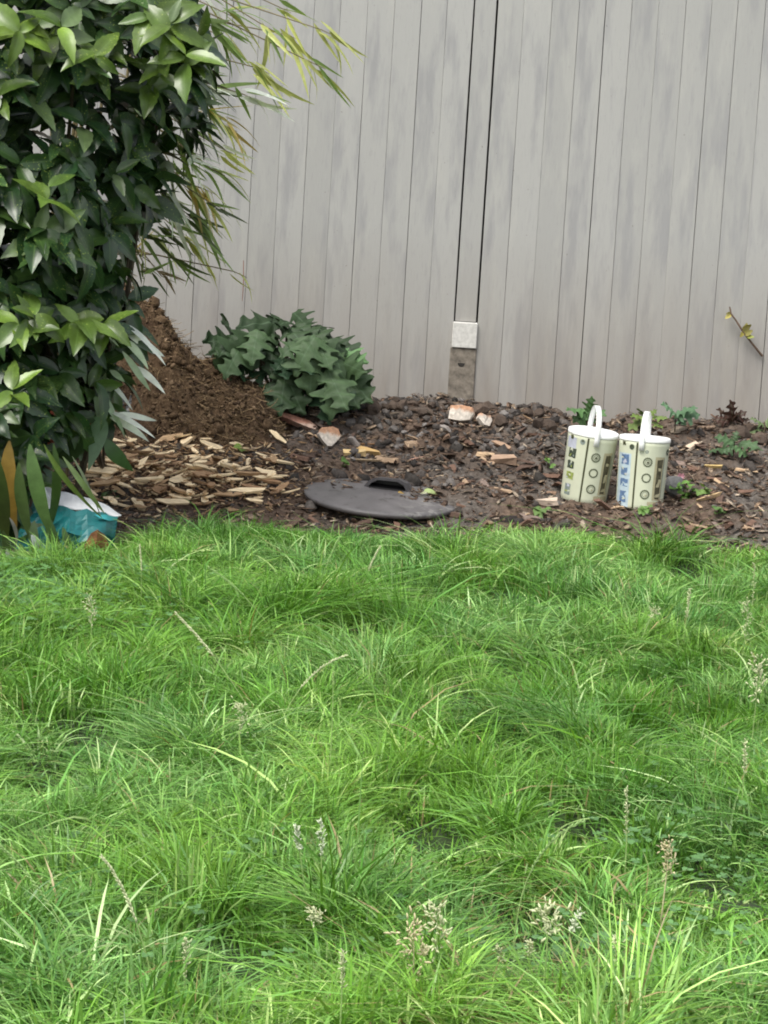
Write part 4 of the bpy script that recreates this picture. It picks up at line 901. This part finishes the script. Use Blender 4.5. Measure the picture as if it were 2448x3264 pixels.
# ------------------------------------------------------------------ small plants near the fence and tubs
leafmat('weed_part', 'obj', .5, .25, None, (.3, .4, .2), spec=.35, var=.25)
OVL = [leaf_template(1, .3, 8, lambda t: math.sin(math.pi*t**.8)**.8 if 0 < t < 1 else .02, .2, .2+.15*k, teeth=.08, seed=k+9) for k in range(3)]; OVM = [tmesh('small_leaf', T) for T in OVL]
def weed(name, px, py, Yoff, h, lf, label, col, leafset=None, cat='plant', group=None):
    p = G(px, py); t_ = empty(name, tuple(p)); tag(t_, label, cat, group)
    for (dx, dy, sx, sy, ln) in lf:      # leaf base offset (m, x/z) and tip offset
        a_ = p + np.array([dx, rng.uniform(-.02, .02)+Yoff, dy]); b_ = p + np.array([sx, Yoff-.03+rng.uniform(-.02, .02), sy]); d = b_-a_
        M = frames(d[None], np.array([[rng.normal(0, .15), -.55, .8]]), np.array([rng.normal(0, .25)]))[0]
        st = (leafset or OVM); link('leaf', st[rng.integers(0, len(st)-(1 if leafset else 0))], t_, MATS['weed_part'], M4(M, a_, np.linalg.norm(d)*ln), color=np.array(col)*rng.uniform(.75, 1.3))
    bm = bmesh.new(); hm = max(q[1] for q in lf); mx = float(np.mean([q[0] for q in lf])); tube(bm, [p-[0, 0, .02], p+[mx*.4, Yoff*.5, hm*.5], p+[mx, Yoff, hm]], [.004, .003, .002], 5); bm_obj('stem', bm, MATS['bark_stem'], t_); return t_
weed('lobed_seedling', 1868, 1378, .0, .1, [(0, .085, -.085, .10, 1), (0, .085, -.045, .055, 1), (.0, .085, .01, .14, 1), (0, .085, .055, .105, 1), (0, .085, .03, .05, 1.1), (0, .085, -.02, .03, 1)], 'small green seedling with one fanned leaf behind the left tub', (.07, .14, .05), LOBM, 'seedling')
weed('leafy_seedling', 2060, 1392, .0, .1, [(0, .07, -.06, .10, 1), (0, .07, -.075, .06, 1), (0, .08, .03, .115, 1), (.02, .08, .075, .09, 1), (0, .07, -.03, .04, 1), (.02, .06, .06, .05, 1), (-.02, .08, -.02, .12, 1)], 'yellow green seedling against the fence behind the right tub handle', (.11, .16, .04), LOBM, 'seedling')
weed('leafy_seedling', 2150, 1385, .0, .12, [(0, .08, -.04, .13, 1.2), (0, .08, .05, .13, 1.2), (0, .08, .08, .10, 1.2), (0, .08, .035, .06, 1.2)], 'broad grey green seedling against the fence right of the tubs', (.10, .19, .10), LOBM, 'seedling')
weed('leafy_seedling', 2335, 1452, -.02, .1, [(0, .05, -.07, .085, 1), (0, .06, .0, .10, 1), (.02, .05, .075, .07, 1), (0, .04, -.05, .02, 1), (0, .04, .06, .01, 1), (-.04, .03, -.10, .03, 1), (.04, .03, .11, .045, 1)], 'low green leafy plant at the right, under the brown dead leaves', (.065, .12, .05), LOBM, 'plant')
weed('dead_leaf_clump', 2330, 1355, .0, .1, [(0, .02, -.05, .075, 1), (0, .02, .0, .10, 1), (0, .02, .045, .07, 1), (-.01, .02, -.07, .03, 1), (.02, .02, .07, .035, 1), (0, .02, .015, .06, 1)], 'clump of curled dark brown dead leaves at the fence foot', (.05, .025, .018), LOBM, 'dead leaves')
weed('leafy_seedling', 2435, 1380, .0, .1, [(0, .03, -.05, .07, 1), (0, .03, .03, .08, 1), (0, .02, -.06, .02, 1), (.02, .02, .06, .03, 1)], 'pale weed at the fence foot near the right edge', (.13, .18, .08), LOBM, 'plant')
for (px, py, lab, col, nl, hh) in [(2175, 1590, 'fresh green chickweed beside the right tub', (.12, .24, .05), 16, .07), (2240, 1585, 'lighter weed on the mulch right of the chickweed', (.15, .24, .07), 9, .05), (1745, 1490, 'tiny bright green sprout left of the first tub', (.13, .24, .06), 5, .045), (2055, 1640, 'small weed growing at the foot of the right tub', (.12, .22, .06), 8, .04), (1090, 1490, 'tiny green sprout behind the grey lid, left of its handle', (.10, .2, .04), 5, .035), (760, 1440, 'single green sprout among the wood chips near the heap', (.16, .24, .05), 3, .04), (2290, 1640, 'green weed on the mulch near the lawn, far right', (.1, .19, .05), 6, .035), (355, 1590, 'green weed in the soil above the teal sack', (.06, .12, .03), 8, .04), (1720, 1640, 'small weed at the lawn edge left of the first tub', (.12, .2, .06), 6, .04)]:
    lf = []
    for k in range(nl):
        t = rng.uniform(-.3, 3.44); r_ = hh*rng.uniform(.5, 1.1); bx, bz = rng.uniform(-.5, .5)*hh, rng.uniform(.1, .8)*hh
        lf.append((bx, bz, bx+.55*r_*math.cos(t), max(.005, bz+.45*r_*math.sin(t)), 1))
    weed('weed', px, py, 0, hh, lf, lab, col, None, 'weed')
# grey stone and pink flower by the right tub
o = place('stone', rock_mesh('stone', 26, 1, .8, .9, .2), 'stone', G(2150, 1580)+[0, .02, .03], (1, .1, 0), (0, 0, 1), .05, (.12, .12, .12), 'rounded grey stone touching the right side of the second tub', 'stone', None)
fp = G(2165, 1560); fl = empty('pink_flower', tuple(fp)); tag(fl, 'small pink flower beside the stone at the second tub', 'flower'); simple('petal', (.45, .22, .27), .6)
bm = bmesh.new(); tube(bm, [fp, fp+[0, -.02, .04], fp+[.0, -.03, .062]], [.002, .002, .001], 5); bm_obj('stem', bm, MATS['bark_stem'], fl)
for k in range(6):
    t = k*math.pi/3; d = np.array([math.cos(t), -.5, math.sin(t)*.6+.2]); M = frames(d[None], np.array([[0, -1, .3]]))[0]; link('petal', OVM[0], fl, MATS['petal'], M4(M, fp+[0, -.03, .055], .016), color=(.42, .2, .26))
# twig in front of the fence
tw = empty('budding_twig', tuple(P(2430, 1140, FENCE_Y-.02))); tag(tw, 'thin budding twig with yellow leaves slanting against the fence', 'twig'); simple('twig_bark', (.12, .08, .055), .8, .3)
yt = FENCE_Y-.012; bm = bmesh.new(); tube(bm, [P(2430, 1135, yt), P(2400, 1098, yt-.015), P(2370, 1060, yt-.02), P(2345, 1020, yt-.02), P(2330, 1000, yt-.015), P(2326, 978, yt-.015)], [.0055, .005, .0045, .004, .004, .003], 6); bm_obj('stem', bm, MATS['twig_bark'], tw)
for (x0, y0, x1, y1, c) in [(2372, 1068, 2395, 1055, (.30, .27, .09)), (2375, 1062, 2380, 1035, (.30, .27, .09)), (2365, 1050, 2392, 1040, (.30, .27, .09)), (2380, 1075, 2400, 1072, (.25, .28, .06)), (2370, 1058, 2362, 1072, (.3, .26, .06)), (2330, 1003, 2314, 1012, (.35, .3, .08)), (2328, 998, 2318, 1000, (.30, .27, .09))]:
    a_, b_ = P(x0, y0, yt-.02), P(x1, y1, yt-.035); d = b_-a_; M = frames(d[None], np.array([[0, -1, .3]]), np.array([rng.normal(0, .4)]))[0]; link('leaf', OVM[0], tw, MATS['weed_part'], M4(M, a_, np.linalg.norm(d)*1.15), color=c)
# pale leaf lying on the lid, and a yellow crumb
for (dx, dy, s, az, c, nm, lab) in [(.155, .03, .055, .2, (.42, .52, .22), 'fallen_leaf', 'pale green crumpled leaf lying on the right half of the grey lid'), (.165, .0, .035, 2.5, (.45, .47, .3), 'fallen_leaf', 'smaller pale leaf scrap in front of the crumpled leaf on the lid'), (.06, -.06, .03, .5, (.4, .26, .08), 'fallen_leaf', 'tiny ochre leaf scrap just below the lid handle')]:
    v = LROT @ Vector((dx, dy, .03-.09*max(0, math.hypot(dx, dy)-.1))); p = np.array(lid.location)+np.array(v)+[0, 0, .002]
    M = frames(np.array([[math.cos(az), math.sin(az), .12]]), np.array([[0, -.5, 1.0]]))[0]; o = link(nm, OVM[1], None, MATS['weed_part'], M4(M, p, s), color=c); tag(o, lab, 'leaf')

# ------------------------------------------------------------------ lawn grass: every blade is geometry, joined as one mass
def grass(n, x0, x1, y0, y1, seg, hmul, wmul, kindf, seed, tuft=0):
    x = rng.uniform(x0, x1, n); y = y0 + (y1-y0)*rng.uniform(size=n)
    tk = None
    if tuft:
        nT = n//tuft; tx = rng.uniform(x0, x1, nT); ty = rng.uniform(y0, y1, nT); tk = rng.integers(0, nT, n); rr = rng.normal(0, .030, (n, 2)); x = tx[tk]+rr[:, 0]; y = ty[tk]+rr[:, 1]
        tth = rng.uniform(0, 6.28, nT)[tk]; tH = np.exp(rng.normal(-.05, .27, nT))[tk]; tC = rng.normal(0, .22, nT)[tk]; tL = rng.normal(0, .3, nT)[tk]
    hw = .137*y + .45
    k = (np.abs(x) < hw) & (y < yedge(x) + rng.normal(-.015, .035, n) + (fbm(x*4, y*4, 55, 3)-.5)*.34)
    # bare dark strip under the shrub
    k &= rng.uniform(size=n) < 1-.45*gauss(x, y, -1.4, 9.3, .3, .25)
    x, y = x[k], y[k]; n = len(x)
    if tuft: rr, tth, tH, tC, tL = rr[k], tth[k], tH[k], tC[k], tL[k]
    hh = .030 + .078*fbm(x*2.3, y*2.3, 101, 3)**1.3 + .10*np.maximum(0, fbm(x*5, y*5, 107, 2)-.40)
    hole = np.zeros(n)
    for a_, b_, r_ in hp_: hole = np.maximum(hole, np.exp(-(((x-a_)/r_)**2+((y-b_)/(r_*2.2))**2)*1.5))
    keep = rng.uniform(size=n) > hole*.6
    x, y, hh, hole = x[keep], y[keep], hh[keep], hole[keep]; n = len(x)
    if tuft: rr, tth, tH, tC, tL = rr[keep], tth[keep], tH[keep], tC[keep], tL[keep]; hh = hh*tH
    for a_, b_, r_ in hp_:      # trampled on the near side of a hollow, taller behind it
        hh = hh*(1-.72*gauss(x, y, a_, b_-1.7*r_, 1.15*r_, 1.9*r_))*(1+.55*gauss(x, y, a_, b_+2.3*r_, 1.3*r_, .9*r_))
    d_e = yedge(x)-y
    h = hh*hmul*rng.uniform(.5, 1.35, n)*(1-.7*hole)*(.42+.58*sst(-.02, .4, d_e))
    th = fbm(x*1.3+5, y*1.3, 111, 2)*4*math.pi + fbm(x*5, y*5, 117, 2)*7 + rng.normal(0, .95, n)
    lean = np.clip(.25 + .9*fbm(x*1.9, y*1.9, 121, 2) + rng.normal(.22, .5, n), .05, 1.9)
    if tuft:
        vx = np.cos(tth)*.8 + rr[:, 0]*28 + np.cos(th)*.5; vy = np.sin(tth)*.8 + rr[:, 1]*28 + np.sin(th)*.5; th = np.arctan2(vy, vx) + rng.normal(0, .75, n); lean = np.clip(lean + tL, .05, 1.8)
    L = h*(1+.45*lean)
    d = np.stack([np.cos(th), np.sin(th), 0*th], 1)
    ts = np.linspace(0, 1, seg+1)
    bend = lean[:, None]*(.35*ts+.75*ts**2)
    rise = ts - .38*np.clip(lean, 0, 1.5)[:, None]*ts**2
    z0 = H(x, y)-.004
    cen = np.stack([x, y, z0], 1)[:, None] + d[:, None]*(L[:, None]*bend*.75)[..., None]
    cen[..., 2] += L[:, None]*rise
    rt = rng.normal(0, .9, n); sd = np.stack([-np.sin(th+rt), np.cos(th+rt), rng.normal(0, .25, n)], 1); sd /= np.linalg.norm(sd, axis=1, keepdims=True)
    wd = wmul*rng.uniform(.6, 1.4, n)*(1+.35*(1-sst(4.6, 7.6, y)))
    wp = np.array([(1-t)**.55*(.75+.5*t) for t in ts]); 
    Lf = cen - sd[:, None]*(wd[:, None]*wp)[..., None]; Rt = cen + sd[:, None]*(wd[:, None]*wp)[..., None]
    V = np.empty((n, 2*seg+1, 3)); V[:, 0:2*seg:2] = Lf[:, :-1]; V[:, 1:2*seg:2] = Rt[:, :-1]; V[:, -1] = cen[:, -1]
    q = np.array([(2*i, 2*i+1, 2*i+3, 2*i+2) for i in range(seg-1)]); t3_ = np.array([(2*seg-2, 2*seg-1, 2*seg)])
    off = (np.arange(n)*(2*seg+1))[:, None, None]
    a1 = sst(.38, .62, fbm(x*1.6, y*1.6, 131, 3))[:, None]; a2 = sst(.45, .7, fbm(x*3+9, y*3, 141, 2))[:, None]
    c = kindf[0]*(1-a1) + kindf[1]*a1; c = c*(1-.45*a2) + kindf[2]*.45*a2
    if tuft: c = c*(1+tC[:, None]*np.array([1.0, .8, 1.3]))
    c = c*rng.uniform(.65, 1.35, (n, 1)) + rng.normal(0, .006, (n, 3)); 
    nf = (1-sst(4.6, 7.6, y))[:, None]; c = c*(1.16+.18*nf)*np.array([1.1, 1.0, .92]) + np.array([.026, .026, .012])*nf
    dry = rng.uniform(size=n) < (.012 + .10*np.maximum(gauss(x, y, *plane0(1650, 2900)[:2], .22, .35), gauss(x, y, *plane0(1700, 3220)[:2], .25, .3)))
    c[dry] = np.array((.36, .29, .14))*rng.uniform(.7, 1.2, (dry.sum(), 1))
    T = np.repeat(np.clip(c, .004, 1), 2*seg+1, 0)
    return V.reshape(-1, 3), (q[None]+off).reshape(-1, 4), (t3_[None]+off).reshape(-1, 3), T
G1 = [np.array((.075, .205, .024)), np.array((.118, .272, .040)), np.array((.082, .215, .075))]
G2 = [np.array((.13, .30, .060)), np.array((.18, .36, .075)), np.array((.21, .36, .15))]
G3 = [np.array((.25, .41, .15)), np.array((.30, .45, .16)), np.array((.32, .45, .25))]
leafmat('grass', 'attr', .42, .20, None, None, spec=.4, var=.12, vscale=9)
parts = [grass(80000, -2.0, 2.0, 4.0, 10.25, 3, .9, .0021, G1, 1), grass(180000, -2.0, 2.0, 4.0, 10.25, 3, .95, .0024, G1, 5, 75), grass(45000, -2.0, 2.0, 4.0, 6.6, 3, .9, .0022, G1, 4, 60),
         grass(60000, -2.0, 2.0, 4.0, 10.2, 5, .86, .0026, G2, 2, 45), grass(24000, -2.0, 2.0, 4.0, 10.2, 5, .82, .0029, G3, 2, 10), grass(80000, -2.0, 2.0, 4.0, 10.25, 2, .5, .0028, G1, 3)]
Vs, Fs, Ts = [], [], []; off = 0
for V, q, t, T in parts:
    Vs.append(V); Fs += [q+off, t+off]; Ts.append(T); off += len(V)
go = link('grass', bigmesh('grass', np.concatenate(Vs), Fs, np.concatenate(Ts)), None, MATS['grass']); tag(go, 'long tousled bright green grass blades of the lawn', 'grass', kind='stuff')
# clover leaflets
clo = [];
for (px, py, n_, sx, sy) in [(120, 1960, 420, .28, .28), (60, 1890, 250, .25, .2), (2080, 3150, 120, .2, .2), (2330, 2700, 140, .2, .25), (620, 2900, 50, .3, .3)]:
    p = plane0(px, py); xy = rng.normal(0, .9, (n_, 2))*[sx, sy]+p[:2]; clo.append(xy)
xy = np.concatenate(clo); xy = xy[xy[:, 1] < yedge(xy[:, 0])-.02]; n_ = len(xy)
zc = H(xy[:, 0], xy[:, 1]) + rng.uniform(.03, .085, n_)
hexa = np.array([(0, 0, 0), (-.5, .45, .06), (-.42, .9, .04), (0, .85, -.04), (.42, .9, .04), (.5, .45, .06)]); hf = np.array([(0, 3, 2, 1), (0, 5, 4, 3)])
cM, cP, cC = [], [], []
for k in range(3):
    t = rng.uniform(0, 6.28, n_) if k == 0 else t + 2.09
    d = np.stack([np.cos(t), np.sin(t), rng.normal(.05, .2, n_)], 1); cM.append(frames(d, np.tile([[0, -.25, 1.0]], (n_, 1)))*.014*rng.uniform(.7, 1.2, n_)[:, None, None]); cP.append(np.stack([xy[:, 0], xy[:, 1], zc], 1)); cC.append(np.tile([[.10, .21, .07]], (n_, 1))*rng.uniform(.7, 1.4, (n_, 1)))
V, Fa = instance(hexa, hf, np.concatenate(cM), np.concatenate(cP))
tag(link('clover', bigmesh('clover', V, [Fa], np.repeat(np.concatenate(cC), 6, 0)), None, MATS['grass']), 'small round clover leaves mixed into the lawn', 'clover', kind='stuff')

# ------------------------------------------------------------------ flowering grass stalks that stand out of the lawn
simple('stalk_green', (.28, .40, .14), .6, .2, 40, bmp=0); simple('seed_pale', (.54, .57, .34), .8, .25, 80, bmp=.2); simple('seed_white', (.58, .63, .46), .8, .2, 80, bmp=.2); simple('seed_straw', (.56, .50, .30), .8, .3, 80, bmp=.2); simple('seed_green', (.26, .40, .14), .7, .25, 80, bmp=.2)
spike_t = rock_mesh('spikelet', 10, .35, 1, .3)
sT, sF = mesh_np(spike_t)
def stalk(kind_, x0, y0, x1, y1, bend, mat, label, hl=.4, sz=1.0):
    """root pixel on the lawn, tip pixel; the tip leans toward the camera or away only slightly"""
    d0 = ray(x0, y0); p = CAM + d0*((.075-CAMZ)/d0[2]); tip = P(x1, y1, p[1]-.03); p[2] = float(H(p[0], p[1]))
    L = np.linalg.norm(tip-p); mid_ = (p+tip)/2 + np.array([bend*L, 0, abs(bend)*L*.5 + .05])
    ts = np.linspace(0, 1, 12); pts = [(1-t)**2*p + 2*t*(1-t)*mid_ + t*t*tip for t in ts]
    t_ = empty('grass_stalk', tuple(p)); tag(t_, label, 'grass stalk', 'flowering grass stalks in the lawn')
    bm = bmesh.new(); tube(bm, pts, list(np.linspace(.0016, .0009, 12)), 5); bm_obj('stem', bm, MATS['stalk_green' if mat != 'seed_straw' else 'seed_straw'], t_)
    Mx, Px = [], []
    if kind_ == 'rye': cnt, l_, spread, rr_ = int(18+26*hl), .0062*sz, .38, .0014
    elif kind_ == 'tail': cnt, l_, spread, rr_ = 60, .0055*sz, .7, .0045*sz
    else: cnt, l_, spread, rr_ = 70, .006*sz, 1.2, .012*sz
    for k in range(cnt):
        t = 1-hl*k/cnt; f = t*11; i = min(10, int(f)); c = np.array(pts[i])*(1-(f-i)) + np.array(pts[i+1])*(f-i); tan = np.array(pts[i+1])-np.array(pts[i]); tan /= np.linalg.norm(tan)
        if kind_ == 'rye': sd = np.cross(tan, [0, 1, 0])*(1 if k % 2 else -1)
        else: sd = rng.normal(0, 1, 3)
        if kind_ == 'tuft':
            g_ = math.floor(k/14); c = c + np.array([math.cos(g_*2.3), -.2, .3])*.012*sz*(g_ % 2)
        d = tan + sd*spread*.7; Mx.append(frames(d[None], np.array([[0, -.8, .6]]))[0]*l_*rng.uniform(.8, 1.25)); Px.append(c + sd*rr_*rng.uniform(.2, 1) + tan*l_*.5)
    V, Fa = instance(sT, sF, np.array(Mx), np.array(Px)); link('seed_head', bigmesh('seed_head', V, [Fa]), t_, MATS[mat])
ST = [
 ('rye', 849, 2230, 564, 1960, -.04, 'seed_pale', 'long ryegrass spike leaning far left in the middle left of the lawn', .45, 1.15),
 ('rye', 900, 1960, 668, 1812, -.02, 'seed_green', 'arching ryegrass spike leaning left just below the chips', .5, 1),
 ('rye', 985, 1880, 1081, 1716, .03, 'seed_green', 'straight ryegrass spike leaning right below the left end of the lid', .5, 1),
 ('rye', 1120, 1890, 1210, 1746, .02, 'seed_pale', 'pale ryegrass spike leaning right below the middle of the lid', .45, 1),
 ('rye', 452, 1880, 446, 1742, .02, 'seed_pale', 'short upright grass spike right of the teal sack', .5, .9),
 ('rye', 880, 2250, 1100, 2090, -.12, 'seed_pale', 'curved grass spike leaning right in the middle of the lawn', .55, 1),
 ('rye', 1055, 2400, 1062, 2150, .01, 'stalk_green', 'thin upright bare looking stalk in the middle of the lawn', .15, .7),
 ('rye', 300, 2990, 0, 2697, -.03, 'seed_green', 'long pale spike crossing the lower left corner area to the left edge', .6, 1),
 ('rye', 500, 3030, 328, 2734, .03, 'seed_pale', 'long pale spike leaning left, right of the one that reaches the left edge', .6, 1),
 ('tail', 1000, 2830, 944, 2640, -.05, 'seed_white', 'fluffy whitish seed head leaning left, left one of a close pair', .35, 1),
 ('tail', 1026, 2850, 1022, 2620, .01, 'seed_white', 'fluffy whitish upright seed head, right one of a close pair', .4, .9),
 ('tail', 1085, 3270, 1092, 3033, .01, 'seed_pale', 'tall upright pale stalk near the bottom edge, left of centre', .45, .7),
 ('tail', 590, 3100, 590, 2996, .02, 'seed_pale', 'short upright pale seed spike low in the left part of the lawn', .7, .8),
 ('tuft', 1090, 2990, 1000, 2915, -.15, 'seed_pale', 'small cream seed tuft bent sideways below the whitish pair', .3, .8),
 ('rye', 1655, 2840, 1851, 2620, -.22, 'seed_green', 'curved pale green stalk bending right above the dark hollow', .5, 1),
 ('tuft', 1724, 3140, 1740, 2900, .06, 'seed_pale', 'branching cream seed head hanging over the dark hollow at lower right', .35, 1.25),
 ('tail', 1760, 3060, 1844, 2915, .05, 'seed_white', 'pale seed spike leaning right beside the branching head at the hollow', .4, .9),
 ('tail', 1999, 2700, 1995, 2516, .02, 'seed_pale', 'upright pale seed spike right of the curved green stalk', .6, .8),
 ('tuft', 2110, 2850, 2131, 2690, .03, 'seed_straw', 'straw coloured branching seed head right of the dark hollow', .45, 1),
 ('tuft', 1330, 3120, 1320, 2950, -.03, 'seed_straw', 'pinkish straw seed panicle left of the dark hollow', .75, 1.3),
 ('tuft', 1380, 3080, 1395, 2890, .03, 'seed_pale', 'cream seed panicle just right of the pinkish one', .6, 1.1),
 ('tail', 1660, 3110, 1585, 3022, -.1, 'seed_pale', 'drooping pale seed spike at the lower left rim of the hollow', .45, .8),
 ('tail', 1705, 3120, 1690, 3005, -.05, 'seed_pale', 'short pale seed spike standing in the hollow at lower right', .35, .8),
 ('tail', 1965, 3110, 1962, 2990, .02, 'seed_pale', 'fat cream seed spike at right near the bottom of the lawn', .6, 1),
 ('tail', 2180, 2010, 2198, 1880, .02, 'seed_pale', 'pale cream spike in front of the small dark hollow below the tubs', .6, .9),
 ('tail', 2398, 1930, 2404, 1797, .02, 'seed_pale', 'thin pale spike near the right edge, highest up the lawn', .7, .7),
 ('tuft', 2370, 2050, 2382, 1916, .03, 'seed_pale', 'loose pale seed head near the right edge, second from the bed', .7, .8),
 ('tuft', 2400, 2300, 2419, 2100, .02, 'seed_pale', 'large cream seed head at the right edge, midway down the lawn', .5, 1.2),
 ('tail', 2366, 2530, 2375, 2366, .02, 'seed_pale', 'upright cream seed spike near the right edge, lowest of that row', .5, .9),
 ('tuft', 2030, 2010, 2087, 1945, .15, 'seed_pale', 'small curled pale seed stalk below the left tub', .4, .7),
 ('tuft', 290, 2010, 285, 1910, .05, 'seed_pale', 'small pale seed tuft in the upper left of the lawn', .6, .8),
 ('tuft', 760, 2330, 765, 2250, .05, 'seed_pale', 'small whitish seed tuft left of the thin upright stalk', .6, .8)]
for a_ in ST: stalk(*a_)
